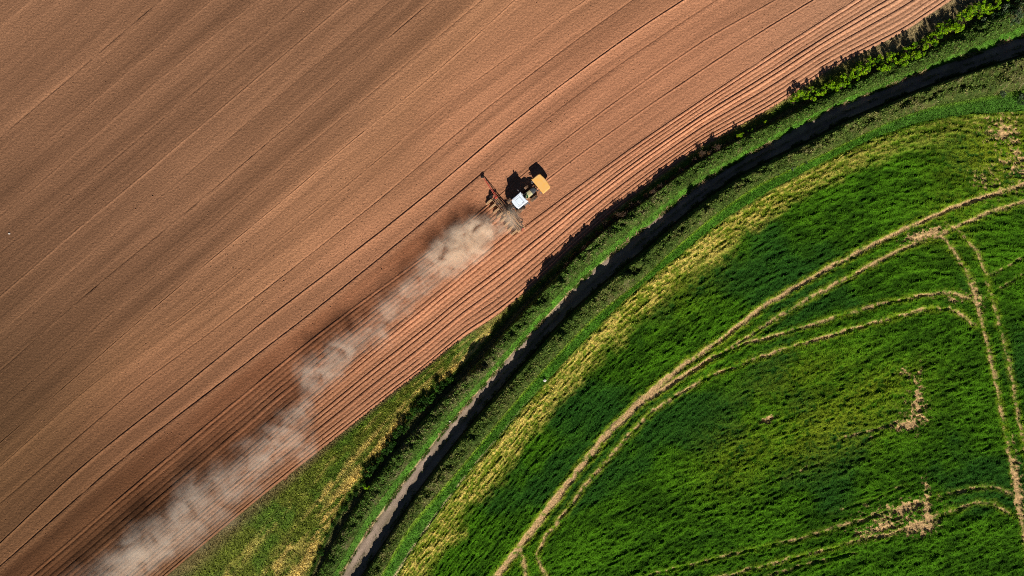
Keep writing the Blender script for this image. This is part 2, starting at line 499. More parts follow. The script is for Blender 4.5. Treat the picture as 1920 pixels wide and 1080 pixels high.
def build_lane():
    px = spread(560, 1990, 2.6, -9000, 9000, 1.4)
    q = np.linspace(0, 1, 17)
    yu = G['LU'](px) - 2; yl = np.maximum(G['LL'](px), yu + 14) + 4
    Y = yu[:, None] + (yl - yu)[:, None] * q[None]
    X = np.repeat(px[:, None], len(q), 1); Q = np.repeat(q[None], len(px), 0)
    x, y = (X - 960) * S, (540 - Y) * S
    rut = np.exp(-((Q - .3) / .1) ** 2) + np.exp(-((Q - .74) / .1) ** 2)
    z = .06 - .05 * rut + (fbm(x, y, .8, 71) - .5) * .07
    n1 = fbm(x, y, 1.2, 72)
    c = np.array([.27, .20, .15]) * (.75 + .5 * n1)[..., None]
    c = c * (1 + .22 * rut)[..., None]
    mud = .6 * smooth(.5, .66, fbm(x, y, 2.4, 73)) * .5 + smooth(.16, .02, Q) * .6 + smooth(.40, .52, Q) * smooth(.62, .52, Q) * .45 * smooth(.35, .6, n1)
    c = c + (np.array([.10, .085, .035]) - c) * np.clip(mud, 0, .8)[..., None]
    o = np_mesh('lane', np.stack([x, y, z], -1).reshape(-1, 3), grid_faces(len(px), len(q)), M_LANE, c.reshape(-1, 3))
    tag(o, 'narrow grey gravel lane curving between two hedge banks', 'lane', kind='structure')
build_lane()

# ------------------------------------------------------------------ crop field
TRACKS = [  # points (px), width m, bareness, depth m
    ([(925, 1092), (940, 1068), (990, 1003), (1057, 913), (1140, 810), (1187, 763), (1253, 706)], .95, .95, .3),
    ([(1253, 706), (1280, 682), (1347, 640), (1420, 580), (1513, 523), (1613, 470), (1713, 420), (1780, 390), (1827, 373), (1880, 358), (1930, 342)], .62, .95, .34),
    ([(1280, 700), (1363, 653), (1403, 630), (1480, 580), (1553, 537), (1613, 507), (1680, 470), (1713, 457), (1757, 443), (1793, 423), (1847, 400), (1930, 375)], .5, .85, .34),
    ([(973, 1020), (983, 1050), (988, 1100)], .55, .9, .3),
    ([(1030, 1100), (1023, 1077), (1007, 1040), (1020, 1007), (1067, 947), (1123, 877), (1173, 820), (1223, 770), (1280, 733), (1313, 712), (1390, 681), (1447, 660), (1573, 623), (1663, 597), (1727, 580), (1773, 577), (1800, 590), (1822, 610)], .5, .85, .36),
    ([(1140, 812), (1200, 757), (1280, 702), (1330, 672)], .7, .9, .3),
    ([(1330, 672), (1390, 645), (1480, 620), (1580, 590), (1643, 570), (1730, 553), (1780, 547), (1803, 557), (1827, 567)], .42, .7, .34),
    ([(1757, 440), (1775, 457), (1793, 483), (1813, 523), (1827, 567), (1843, 633), (1860, 710), (1877, 797), (1893, 870), (1903, 920), (1913, 987), (1922, 1040), (1930, 1090)], .5, .75, .34),
    ([(1793, 430), (1827, 473), (1843, 513), (1860, 573), (1877, 637), (1893, 718), (1903, 780), (1918, 857), (1930, 930)], .42, .7, .32),
    ([(1853, 517), (1935, 470)], .35, .2, .28), ([(1833, 565), (1860, 547), (1935, 503)], .35, .2, .28),
    ([(1180, 1084), (1280, 1060), (1397, 1030), (1513, 1003), (1570, 983), (1613, 972), (1680, 950), (1740, 933), (1813, 913), (1857, 910), (1893, 924)], .38, .40, .40),
    ([(1330, 1084), (1447, 1053), (1563, 1023), (1613, 1007), (1663, 1000), (1740, 972), (1753, 963), (1827, 940), (1863, 943), (1893, 966)], .4, .6, .40),
    ([(1430, 1078), (1500, 1058), (1600, 1033)], .3, .15, .3),
    ([(1553, 960), (1640, 932), (1700, 905)], .3, .1, .25), ([(1450, 900), (1530, 868), (1640, 812)], .3, .05, .2),
    ([(1570, 822), (1680, 790), (1722, 790)], .3, .1, .2),
]
PATCH = [  # bare or thin spots: px, py, rx, ry (px), rotation deg, strength
    (1715, 985, 30, 11, -20, 1.0), (1700, 948, 42, 8, -20, .9), (1735, 955, 9, 26, 0, .9), (1732, 915, 7, 24, 0, .5), (1718, 745, 7, 46, 3, .8), (1712, 712, 14, 7, 0, .6), (1702, 794, 26, 10, -18, 1.0), (1708, 768, 22, 26, 0, .5), (1670, 968, 75, 26, -18, .48), (1730, 985, 22, 14, -18, .9),
    (1436, 785, 13, 5, -25, .9), (1730, 440, 42, 8, -17, .9), (1655, 985, 60, 8, -18, .6),
    (1780, 560, 36, 14, -5, .35), (1882, 250, 44, 30, 25, .5), (1905, 300, 34, 50, 0, .42), (1850, 345, 24, 30, 20, .4), (1830, 330, 16, 20, 0, .4), (1905, 920, 8, 60, -6, .8),
    (1830, 565, 7, 30, -12, .6), (1690, 700, 12, 10, 0, .4),
]
YEL = [(1560, 790, 150, 60, -22, .55), (1640, 730, 90, 40, -20, .5), (1390, 850, 90, 60, -30, .35), (1880, 290, 110, 70, 0, .7), (1270, 520, 90, 60, -40, .3), (1780, 400, 60, 60, 0, .25), (1500, 700, 120, 40, -20, .3)]

def seg_dist(x, y, pts):
    best = np.full(x.shape, 1e9)
    for (ax, ay), (bx, by) in zip(pts[:-1], pts[1:]):
        ax, ay = W(ax, ay); bx, by = W(bx, by)
        dx, dy = bx - ax, by - ay
        t = np.clip(((x - ax) * dx + (y - ay) * dy) / (dx * dx + dy * dy), 0, 1)
        best = np.minimum(best, (x - ax - t * dx) ** 2 + (y - ay - t * dy) ** 2)
    return np.sqrt(best)

def blob(X, Y, p):
    cx, cy, rx, ry, rot, s = p
    c, sn = math.cos(R(rot)), math.sin(R(rot))
    dx, dy = X - cx, Y - cy
    return s * np.exp(-(((dx * c + dy * sn) / rx) ** 2 + ((-dx * sn + dy * c) / ry) ** 2))

def crop_fields(px, py):
    """height, colour and track mask of the crop at any plan position"""
    px = np.asarray(px, float); py = np.asarray(py, float)
    x, y = W(px, py)
    n00 = fbm(x, y, .35, 80, 2)
    jx = x + (fbm(x, y, 1.6, 81) - .5) * .6 + (n00 - .5) * .3; jy = y + (fbm(x, y, 1.6, 82) - .5) * .6 + (n00 - .5) * .3
    tr = np.zeros(x.shape); bare = np.zeros(x.shape); dep = np.zeros(x.shape); edge = np.zeros(x.shape)
    for pts, w, b, d in TRACKS:
        if w < .6: w, b = w * .7, b * .72
        elif w < .9: w = w * .85
        m = (x > -6e2) & (x < 6e2) & (y > -6e2) & (y < 6e2)
        dd = np.full(x.shape, 99.0)
        dd[m] = seg_dist(jx[m], jy[m], pts)
        k = smooth(w * .5 + .34, w * .5 - .2, dd)
        along = fbm(x, y, 4.0, 83)
        tr = np.maximum(tr, k)
        dep = np.maximum(dep, k * d)
        bare = np.maximum(bare, k * smooth(.70, .36, fbm(x, y, .5, 89) - (b - .62) * .5 - (along - .5) * .6))
        edge = np.maximum(edge, smooth(w * .5 + .95, w * .5 + .1, dd) * b)
    pat = np.zeros(x.shape)
    for p in PATCH:
        pat = np.maximum(pat, blob(px, py, p[:2] + (p[2] * 1.15, p[3] * 1.25, p[4], min(1.25, p[5] * 1.3))))
    n1 = fbm(x, y, .42, 84); n2 = fbm(x, y, 2.6, 85); n5 = fbm(x, y, 11, 86)
    n0 = fbm(x, y, .3, 90, 2)
    patm = smooth(.34, .58, pat * .62 + (n1 - .5) * .75 + (n0 - .5) * .8 + (n2 - .5) * .3 + .05) * smooth(.04, .25, pat)
    ce = G['CE'](px); yb = np.maximum(G['YB'](px), ce + 8)
    t = (py - ce) / (yb - ce)
    band = smooth(-.05, .2, t) * smooth(1.35, .45, t + (n2 - .5) * .9)
    band = band * np.interp(px, [700, 1450, 1580, 1700, 1900], [1, .9, .55, .25, .2])
    yel = np.zeros(x.shape)
    for p in YEL:
        yel = np.maximum(yel, blob(px, py, p))
    # drilling rows: along the hedge in the headland, slanting elsewhere
    dperp = (py - ce) * S * .75
    rows = np.cos(2 * np.pi * dperp / .62)
    ca, sa = math.cos(R(24)), math.sin(R(24))
    ua, ub = x * ca + y * sa, -x * sa + y * ca
    # (curving with the hedge out to some 25 m, then straight)
    wcur = smooth(30, 16, dperp)
    arc = x * .75 + y * .66
    an = fbm(ua / 2.6, ub, .36, 87, 3) * (1 - wcur) + fbm(arc / 3.0, dperp, .34, 187, 3) * wcur
    an2 = fbm(ua / 5.0, ub, 1.6, 88, 2) * (1 - wcur) + fbm(arc / 6.0, dperp, 1.2, 188, 2) * wcur
    z = .42 + .62 * (an - .5) + .26 * (n1 - .5) + .45 * (an2 - .5) + .25 * (n5 - .5)
    z = z + rows * .045 * band
    z = z * (1 - .25 * band) - .10 * patm
    z = z * (1 - .9 * tr) + .15 * tr - .22 * np.exp(-np.maximum(dperp, 0) / .5) + .04
    z = np.where(patm > 0, z * (1 - .55 * patm), z)
    base = np.array([.018, .054, .003]); light = np.array([.052, .142, .005]); ylw = np.array([.15, .19, .010]); blue = np.array([.012, .052, .008])
    c = np.zeros(x.shape + (3,)); c[:] = base
    def mixin(col, w):
        c[:] = c + (np.array(col) - c) * np.clip(w, 0, 1)[..., None]
    mixin(light, smooth(.40, .66, an * .35 + an2 * .25 + n5 * .25 + n2 * .15) * .9)
    mixin(blue, smooth(.5, .35, n5) * .6)
    mixin(ylw, 1.35 * yel * smooth(.32, .58, n1 * .5 + an * .5))
    mixin(light * 1.3, edge * .35)
    mixin(ylw * 1.25, edge * smooth(.3, .55, n1) * .8)
    mixin((.13, .165, .010), band * smooth(.12, .40, n1 * .7 + n2 * .3))
    mixin((.56, .42, .10), band * smooth(.41, .63, an * .3 + n1 * .3 + n0 * .2 + an2 * .2 + rows * .04) * .95)
    mixin((.13, .20, .015), band * smooth(.5, .3, n1) * .6)
    mixin((.46, .29, .14), np.maximum(bare, patm * .92))
    return z, c, np.maximum(tr, patm), band

def build_crop():
    px = spread(700, 1985, 1.9, -9000, 9000, 1.4)
    d = spread(0, 905, 1.9, -.5, 16000, 1.35)
    d = d[d >= 0]
    X = np.repeat(px[:, None], len(d), 1)
    Y = G['CE'](px)[:, None] + d[None]
    z, c, tr, band = crop_fields(X, Y)
    z = z + .25
    x, y = W(X, Y)
    keep = None
    o = np_mesh('crop_field', np.stack([x, y, z], -1).reshape(-1, 3), grid_faces(len(px), len(d)), M_CROP, c.reshape(-1, 3))
    tag(o, 'dark green cereal crop field with pale wheel tracks', 'crop field', kind='structure')
build_crop()

# ------------------------------------------------------------------ blades and leaves
def blades(name, P, L, Wd, D, C):
    """one triangle blade per row: base P (n,3), length, width, direction D (n,3), colour"""
    n = len(P)
    side = np.cross(D, np.array([0, 0, 1.0])); side /= (np.linalg.norm(side, axis=1, keepdims=True) + 1e-6)
    a = P - side * (Wd / 2)[:, None]; b = P + side * (Wd / 2)[:, None]; t = P + D * L[:, None]
    V = np.stack([a, b, t], 1).reshape(-1, 3)
    F = np.arange(3 * n).reshape(-1, 3)
    return np_mesh(name, V, F, M_BLADE, np.repeat(C, 3, 0), flat=True)

def rand_dirs(n, lo, hi, rng=RNG):
    az = rng.uniform(0, 2 * np.pi, n); el = np.radians(rng.uniform(lo, hi, n))
    return np.stack([np.cos(az) * np.cos(el), np.sin(az) * np.cos(el), np.sin(el)], 1)

def crop_blades():
    n = 260000
    px = RNG.uniform(700, 1990, n); py = RNG.uniform(150, 1100, n)
    m = py > G['CE'](px) + 2
    px, py = px[m], py[m]
    z, c, tr, band = crop_fields(px, py)
    m = RNG.uniform(0, 1, len(px)) > tr * .9
    px, py, z, c, tr, band = px[m], py[m], z[m], c[m], tr[m], band[m]
    n = len(px)
    x, y = W(px, py)
    L = RNG.uniform(.18, .42, n) * (1 - .45 * tr); Wd = RNG.uniform(.07, .15, n)
    D = rand_dirs(n, 15, 65)
    C = c * (RNG.uniform(.5, 1.0, n) ** 2 * 2.2 + .25)[:, None]
    o = blades('crop_leaves', np.stack([x, y, z + .22], 1), L, Wd, D, C)
    tag(o, 'upright green and straw coloured leaves of the young cereal crop', 'crop', kind='stuff')
crop_blades()

def strip_point(n, q0, q1, x0, x1, weight=None):
    px = RNG.uniform(x0, x1, n); q = RNG.uniform(q0, q1, n)
    Yg = ordered(VN, px)
    i = np.clip(np.floor(q).astype(int), 0, 6)
    f = q - i
    py = Yg[i, np.arange(n)] * (1 - f) + Yg[i + 1, np.arange(n)] * f
    return px, py, q

def verge_blades():
    Ps, Ls, Ws, Ds, Cs = [], [], [], [], []
    for n, q0, q1, x0, x1, l0, l1, w0, w1 in ((52000, .02, 1.1, 330, 860, .2, .5, .06, .14), (9000, .1, 1.1, 860, 1960, .15, .4, .05, .1),
                                    (34000, 1.0, 2.96, 560, 1960, .15, .42, .06, .13), (24000, 5.9, 7.05, 690, 1960, .15, .4, .06, .13)):
        px, py, q = strip_point(n, q0, q1, x0, x1)
        m = (py < 1120) & (py > -40); px, py, q = px[m], py[m], q[m]
        k = len(px)
        x, y = W(px, py)
        z = verge_z(q, px) + .08
        c = verge_tone(q, px, py, x, y) * (RNG.uniform(.5, 1.0, k) ** 2 * 2.0 + .35)[:, None]
        Ps.append(np.stack([x, y, z + (fbm(x, y, .55, 61) - .4) * .25], 1)); Ls.append(RNG.uniform(l0, l1, k)); Ws.append(RNG.uniform(w0, w1, k))
        Ds.append(rand_dirs(k, 15, 70)); Cs.append(c)
    for n, q0, q1, l0, l1, pal in ((1300, 2.90, 3.05, .35, .9, (.42, .28, .16)), (7000, 2.88, 3.12, .2, .5, (.07, .13, .015)), (1500, 3.4, 3.6, .1, .25, (.09, .12, .02)), (3500, 3.8, 4.1, .3, .7, (.06, .09, .02))):
        px, py, q = strip_point(n * 3, q0, q1, 600, 1960)
        x, y = W(px, py)
        m = fbm(x, y, 1.6, 171 + int(q0 * 10)) > .53; px, py, q, x, y = px[m], py[m], q[m], x[m], y[m]
        k = len(px)
        Ps.append(np.stack([x, y, np.maximum(verge_z(q, px), .06)], 1)); Ls.append(RNG.uniform(l0, l1, k)); Ws.append(RNG.uniform(.05, .12, k))
        Ds.append(rand_dirs(k, 35, 80)); Cs.append(np.array(pal) * (RNG.uniform(.5, 1.0, k) ** 2 * 1.6 + .4)[:, None])
    o = blades('grass', np.concatenate(Ps), np.concatenate(Ls), np.concatenate(Ws), np.concatenate(Ds), np.concatenate(Cs))
    tag(o, 'rough green and straw grass on the margin and banks beside the lane', 'grass', kind='stuff')
verge_blades()

def leaf_geo(P, size, C, up=.55, rng=RNG):
    """folded diamond leaves at P"""
    n = len(P)
    nrm = rng.normal(0, 1, (n, 3)); nrm /= np.linalg.norm(nrm, axis=1, keepdims=True)
    nrm[:, 2] = np.abs(nrm[:, 2]) * (1 - up) + up
    nrm /= np.linalg.norm(nrm, axis=1, keepdims=True)
    r = rng.normal(0, 1, (n, 3))
    a = np.cross(nrm, r); a /= np.linalg.norm(a, axis=1, keepdims=True)
    b = np.cross(nrm, a)
    s = size[:, None]
    V = np.stack([P - a * s * .5, P + b * s * .3 + nrm * s * .05, P + a * s * .55, P - b * s * .3 + nrm * s * .05], 1).reshape(-1, 3)
    return V, np.arange(4 * n).reshape(-1, 4), np.repeat(C, 4, 0)

def hedge(name, label, q0, q1, x0, x1, hfun, n, palette, seed, spikes=.5):
    """long bank-top hedge: a lumpy inner mass under a skin of leaves"""
    px = spread(x0, x1, 3.0, x0 - 400, x1 + 260, 1.25)
    nq = 15
    qs = np.linspace(q0, q1, nq)
    Yg = ordered(VN, px)
    Y = np.stack([np.array([np.interp(qq, np.arange(8), Yg[:, i]) for qq in qs]) for i in range(len(px))], 0)
    X = np.repeat(px[:, None], nq, 1); Q = np.repeat(qs[None], len(px), 0)
    x, y = W(X, Y)
    def top(x, y, X, Q):
        f = (Q - q0) / (q1 - q0)
        dome = np.clip(1 - np.abs(2 * f - 1) ** 3.2, 0, 1)
        lump = .62 + .75 * fbm(x, y, 1.4, seed) + .55 * (fbm(x, y, .7, seed + 3) - .5) + spikes * smooth(.5, .85, fbm(x, y, 1.7, seed + 5)) * (.2 + 1.4 * fbm(x, y, 6, seed + 6)) + .5 * (fbm(x, y, 4.5, seed + 9) - .5)
        return verge_z(Q, X) - .1 + hfun(X) * dome ** .6 * lump * .86
    z = top(x, y, X, Q)
    def tone(x, y, k):
        n1 = fbm(x, y, .9, seed + 7); n2 = fbm(x, y, 6, seed + 8)
        pal = np.array(palette)
        w = np.clip(n1 * .6 + n2 * .6 - .1 + RNG.normal(0, .13, k), 0, .999) * (len(pal) - 1)
        i = w.astype(int); f = (w - i)[:, None]
        return pal[i] * (1 - f) + pal[np.minimum(i + 1, len(pal) - 1)] * f
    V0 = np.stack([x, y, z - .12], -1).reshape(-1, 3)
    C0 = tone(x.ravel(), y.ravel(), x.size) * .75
    F0 = grid_faces(len(px), nq)
    lx, ly, lq = strip_point(n, q0, q1, x0 - 30, x1)
    lxx, lyy = W(lx, ly)
    tz = top(lxx, lyy, lx, lq)
    f = (lq - q0) / (q1 - q0)
    edge = smooth(.3, .0, f) + smooth(.72, 1., f)
    gz = verge_z(lq, lx)
    lz = tz - (tz - gz) * RNG.uniform(0, 1, n) * (.15 + .75 * edge)
    size = RNG.uniform(.14, .38, n)
    C = tone(lxx, lyy, n) * (RNG.uniform(.4, 1.0, n) ** 2 * 2.1 + .3)[:, None]
    V1, F1, C1 = leaf_geo(np.stack([lxx, lyy, lz], 1), size, C, .4)
    o = np_mesh(name, np.concatenate([V0, V1]), np.concatenate([F0, F1 + len(V0)]), M_LEAF, np.concatenate([C0, C1]), flat=True)
    return tag(o, label, 'hedge')

hedge('hedge', 'low olive green hedge on the bank between the red field and the lane', 1.65, 2.62, 600, 1990, hedge_h, 70000,
      [(.03, .055, .01), (.07, .10, .018), (.055, .125, .014), (.13, .135, .04), (.20, .17, .09)], 101, .35)
hedge('hedge', 'tall mottled hedge between the lane and the green crop, shading the lane', 4.35, 6.0, 650, 1990, hedgeB_h, 95000,
      [(.03, .06, .01), (.06, .10, .016), (.08, .12, .02), (.14, .135, .04), (.22, .19, .10)], 131, .45)

# ------------------------------------------------------------------ shrubs: each its own thing, copied from a few of each kind
def tube_geo(p0, p1, r0, r1, n=6):
    p0, p1 = np.array(p0, float), np.array(p1, float)
    d = p1 - p0; d /= np.linalg.norm(d)
    a = np.cross(d, [0.3, .8, .5]); a /= np.linalg.norm(a); b = np.cross(d, a)
    t = np.arange(n) * 2 * np.pi / n
    ring = np.cos(t)[:, None] * a + np.sin(t)[:, None] * b
    V = np.concatenate([p0 + ring * r0, p1 + ring * r1])
    F = np.array([[i, (i + 1) % n, n + (i + 1) % n, n + i] for i in range(n)])
    return V, F

def shrub_proto(name, label, group, seed, h, r, palette, nl, lobes, leaf, twigs=False):
    rng = np.random.default_rng(seed)
    root = empty(name, (0, 0, -200))
    tag(root, label, 'shrub', group)
    # stems
    VV, FF, off = [], [], 0
    tips = []
    ns = 16 if twigs else 7
    for k in range(ns):
        az = rng.uniform(0, 6.28); lean = rng.uniform(.1, .75) * r
        zt = h * rng.uniform(.55, 1.0)
        p1 = np.array([math.cos(az) * lean, math.sin(az) * lean, zt])
        p0 = np.array([rng.normal(0, .06), rng.normal(0, .06), 0])
        mid = p0 * .45 + p1 * .55 + rng.normal(0, .08, 3)
        for a, b, ra, rb in ((p0, mid, .045, .03), (mid, p1, .03, .010)):
            V, F = tube_geo(a, b, ra, rb); VV.append(V); FF.append(F + off); off += len(V)
        if twigs:
            for _ in range(7):
                s = mid + (p1 - mid) * rng.uniform(0, 1)
                e = s + rng.normal(0, .28, 3) + np.array([0, 0, .22])
                V, F = tube_geo(s, e, .016, .006, 4); VV.append(V); FF.append(F + off); off += len(V)
        tips.append(p1)
    st = np_mesh('stem', np.concatenate(VV), np.concatenate(FF) if len({f.shape[1] for f in FF}) == 1 else FF[0], M_WOOD, parent=root)
    # crown of clumps
    cs = []
    for k in range(lobes):
        az = rng.uniform(0, 6.28); rr = r * math.sqrt(rng.uniform(0, 1)) * .85
        zz = h * (1 - .5 * (rr / r) ** 2) * rng.uniform(.6, 1.0)
        cs.append((math.cos(az) * rr, math.sin(az) * rr, zz, rng.uniform(.22, .42) * r))
    cs = np.array(cs)
    pick = rng.integers(0, lobes, nl)
    dirs = rng.normal(0, 1, (nl, 3)); dirs /= np.linalg.norm(dirs, axis=1, keepdims=True)
    P = cs[pick, :3] + dirs * (cs[pick, 3] * rng.uniform(.55, 1.05, nl))[:, None] * np.array([1, 1, .8])
    P[:, 2] = np.maximum(P[:, 2], .08)
    pal = np.array(palette)
    C = pal[rng.integers(0, len(pal), lobes)][pick] * rng.uniform(.7, 1.35, nl)[:, None]
    V, F, C4 = leaf_geo(P, rng.uniform(leaf * .7, leaf * 1.4, nl), C, .35, rng)
    np_mesh('crown', V, F, M_LEAF, C4, parent=root, flat=True)
    return root

def copy_tree(o, parent=None):
    c = o.copy(); COL.objects.link(c)
    if parent is not None: c.parent = parent
    for ch in list(o.children):
        copy_tree(ch, c)
    return c

def bank_z(px, py):
    q = np.array([G[k](px) for k in VN], float)
    return float(verge_z(np.interp(py, q, np.arange(8)), px))

def plant(protos, spots):
    first = {id(p): True for p in protos}
    for i, (px, py, sc) in enumerate(spots):
        p = protos[i % len(protos)]
        if first[id(p)]:
            o = p; first[id(p)] = False
        else:
            o = copy_tree(p)
        x, y = W(px, py)
        o.location = (x, y, bank_z(px, py) - .05)
        o.rotation_euler = (0, 0, random.uniform(0, 6.28))
        o.scale = (sc, sc, sc * random.uniform(.85, 1.15))

lime = [(.22, .40, .006), (.17, .34, .006), (.29, .42, .010), (.20, .38, .006), (.05, .13, .006)]
lab = 'bright lime green bush in the row between the ridged red soil and the lane'
grp = 'lime green bushes along the field edge'
lime_p = [shrub_proto('bush', lab, grp, 300 + k, 2.3 + .25 * k, 1.0, lime, 420, 7, .22) for k in range(4)]
spots = []
path = Guide([(1487, 186), (1520, 173), (1550, 160), (1590, 140), (1625, 118), (1665, 113), (1705, 95), (1730, 77), (1755, 60), (1795, 36), (1840, 12), (1900, -14)])
x = 1487
while x < 1900:
    k = 3 if x > 1540 else 2
    for j in range(k):
        spots.append((x + random.uniform(-3, 3), float(path(x)) + 6 + random.uniform(-12, 14), random.uniform(.45, .95)))
    x += random.uniform(8, 12)
spots += [(1432, 232, .55), (1403, 246, .5), (1380, 258, .55), (1388, 254, .4)]
plant(lime_p, spots)

dark = [(.022, .06, .008), (.035, .10, .010), (.05, .13, .012), (.015, .035, .006)]
scrub = [(.10, .14, .07), (.06, .11, .04), (.14, .17, .10), (.03, .06, .02), (.04, .09, .02)]
lab = 'grey green scrub bush growing beside the top right stretch of the lane'
grp = 'grey green scrub bushes by the lane'
scrub_p = [shrub_proto('scrub_bush', lab, grp, 600 + k, 1.5 + .2 * k, 1.15, scrub, 620, 12, .2) for k in range(3)]
plant(scrub_p, [(1830, 50, .9), (1858, 44, 1.1), (1885, 40, 1.2), (1912, 30, 1.2), (1872, 24, 1.0), (1905, 12, 1.1), (1925, 50, .9),
                (1700, 208, .6), (1735, 192, .65), (1770, 190, .55), (1800, 176, .7), (1842, 168, .8), (1872, 178, .7), (1905, 190, .9), (1915, 160, .8), (1890, 150, .6),
                (1480, 316, .5), (1450, 326, .55), (1505, 304, .5), (1300, 315, .5), (1275, 330, .55), (1260, 342, .5)])

lab = 'dark green shrub on the ditch edge beside the straw coloured margin'
grp = 'dark green shrubs along the margin'
dark_p = [shrub_proto('shrub', lab, grp, 400 + k, 1.2, .95, dark, 520, 12, .22) for k in range(3)]
spots = []
for px in np.arange(592, 850, 11):
    py = float(G['A0'](px)) + random.uniform(-4, 8)
    sc = random.uniform(.7, 1.25) if px > 690 else random.uniform(.45, .8)
    spots.append((px, py, sc))
plant(dark_p, spots)
o = copy_tree(lime_p[0]); o.location = (*W(689, 908), .2); o.scale = (.75,) * 3
tag(o, 'single lime green bush among dark shrubs beside the straw margin', 'shrub')
if 'group' in o: del o['group']

brown = [(.13, .07, .03), (.09, .05, .022), (.16, .10, .035), (.05, .06, .015)]
lab = 'brown twiggy shrub on the field edge overhanging the ridged red soil'
grp = 'brown twiggy shrubs along the field edge'
brown_p = [shrub_proto('twiggy_shrub', lab, grp, 500 + k, 1.7, .7, brown, 200, 9, .15, True) for k in range(3)]
spots = []
for px in list(np.arange(1062, 1190, 8)) + list(np.arange(1195, 1345, 13)):
    s_, a_ = float(G['S'](px)), float(G['A1'](px))
    f = random.uniform(.45, .9)
    spots.append((px, s_ * (1 - f) + a_ * f, random.uniform(.6, 1.1)))
plant(brown_p, spots)

# ------------------------------------------------------------------ loose clods on the tilth
def clods():
    n = 13000
    px = RNG.uniform(-20, 1900, n); py = RNG.uniform(-20, 1100, n)
    m = (py < G['S'](px) - 2) & (RNG.uniform(0, 1, n) < .15 + .85 * smooth(.45, .62, fbm(px * .5 + py * .62, (px * .62 - py * .5) * 4, 160, 95)))
    px, py = px[m], py[m]
    n = len(px)
    x, y = W(px, py)
    r = RNG.uniform(.03, .08, n) * (1 + (RNG.uniform(0, 1, n) > .98) * .9)
    rot = RNG.uniform(0, 6.28, n)
    base = np.array([[math.cos(a), math.sin(a), 0] for a in (0, 1.4, 3.0, 4.6)] + [[.15, .1, .9]])
    c_, s_ = np.cos(rot)[:, None], np.sin(rot)[:, None]
    bx = base[None, :, 0] * c_ - base[None, :, 1] * s_; by = base[None, :, 0] * s_ + base[None, :, 1] * c_
    V = np.stack([x[:, None] + bx * r[:, None] * 1.2, y[:, None] + by * r[:, None], np.repeat(base[None, :, 2], n, 0) * r[:, None] + .03], -1).reshape(-1, 3)
    F = (np.arange(n)[:, None, None] * 5 + np.array([[0, 1, 4], [1, 2, 4], [2, 3, 4], [3, 0, 4]])[None]).reshape(-1, 3)
    C = np.array([.29, .145, .078]) * RNG.uniform(.6, 1.2, n)[:, None]
    o = np_mesh('soil_clods', V, F, M_BLADE_SOIL, np.repeat(C, 5, 0), flat=True)
    tag(o, 'small loose clods of red earth lying on the ploughed field', 'clods', kind='stuff')
M_BLADE_SOIL = tone_mat('clod_earth', 0.2, 9.0, spec=.03)
clods()

# ------------------------------------------------------------------ pale stones
def stone(px, py, r, z, label):
    bm = bmesh.new()
    bmesh.ops.create_icosphere(bm, subdivisions=2, radius=r)
    for v in bm.verts:
        k = 1 + .35 * (hash2(np.array([v.co.x * 37]), np.array([v.co.y * 53 + v.co.z * 11]), 5)[0] - .5)
        v.co = Vector((v.co.x * 1.25 * k, v.co.y * .9 * k, v.co.z * .6 * k))
    me = bpy.data.meshes.new('stone'); bm.to_mesh(me); bm.free()
    me.materials.append(M_STONE)
    o = link(bpy.data.objects.new('stone', me))
    x, y = W(px, py); o.location = (x, y, z)
    tag(o, label, 'stone')
stone(1021, 712, .22, .95, 'white stone on the grass strip beside the straw band of the crop')
stone(18, 438, .15, .08, 'pale stone lying on the brown soil at the left edge')
stone(844, 789, .13, .6, 'pale stone at the top of the grassy lane bank')

# ================================================================== machines
DUST = (0.42, 0.24, 0.14)
M_WHITE = paint_mat('white_roof_paint', (.74, .83, .92), .35, dirt=(.55, .50, .45), dirt_amt=.25, dscale=2.5)
M_CREAM = paint_mat('pale_hood_paint', (.50, .47, .26), .4, dirt=DUST, dirt_amt=.5)
M_GREEN = paint_mat('green_paint', (.03, .16, .04), .4, dirt=DUST, dirt_amt=.35)
M_DARK = paint_mat('dark_grey_steel', (.030, .032, .036), .5, dirt=(.2, .13, .09), dirt_amt=.35)
M_NOSE = paint_mat('charcoal_grille', (.055, .065, .075), .45, dirt=(.2, .15, .1), dirt_amt=.3, dscale=5)
M_GREY = paint_mat('silver_steel', (.30, .31, .33), .35, .5, dirt=DUST, dirt_amt=.5)
M_GLASS = paint_mat('tinted_glass', (.012, .016, .02), .08, dirt_amt=.05, spec=.6)
M_TYRE = paint_mat('dusty_tyre', (.04, .034, .03), .9, dirt=DUST, dirt_amt=.8, dscale=2.0, spec=.1)
M_TREAD = paint_mat('dusty_tread', (.34, .20, .115), .95, dirt=(.12, .08, .05), dirt_amt=.6, dscale=5, spec=.05)
M_BLACK = paint_mat('black_rubber', (.012, .012, .013), .85, dirt_amt=.08, spec=.1)
M_ORANGE = paint_mat('orange_lid_paint', (.80, .43, .11), .55, dirt=(.72, .46, .20), dirt_amt=.7, dscale=1.6)
M_RED = paint_mat('red_frame_paint', (.55, .08, .05), .5, dirt=DUST, dirt_amt=.45)
M_TAN = paint_mat('dust_caked_steel', (.46, .28, .15), .9, dirt=(.30, .17, .09), dirt_amt=.7, dscale=4, spec=.1)
M_BROWN = paint_mat('dusty_frame_paint', (.16, .09, .055), .8, dirt=DUST, dirt_amt=.8, dscale=3)
M_LAMP = paint_mat('lamp_lens', (.7, .7, .68), .15, dirt_amt=.2)
M_AMBER = paint_mat('amber_lens', (.7, .25, .02), .2, dirt_amt=.2)

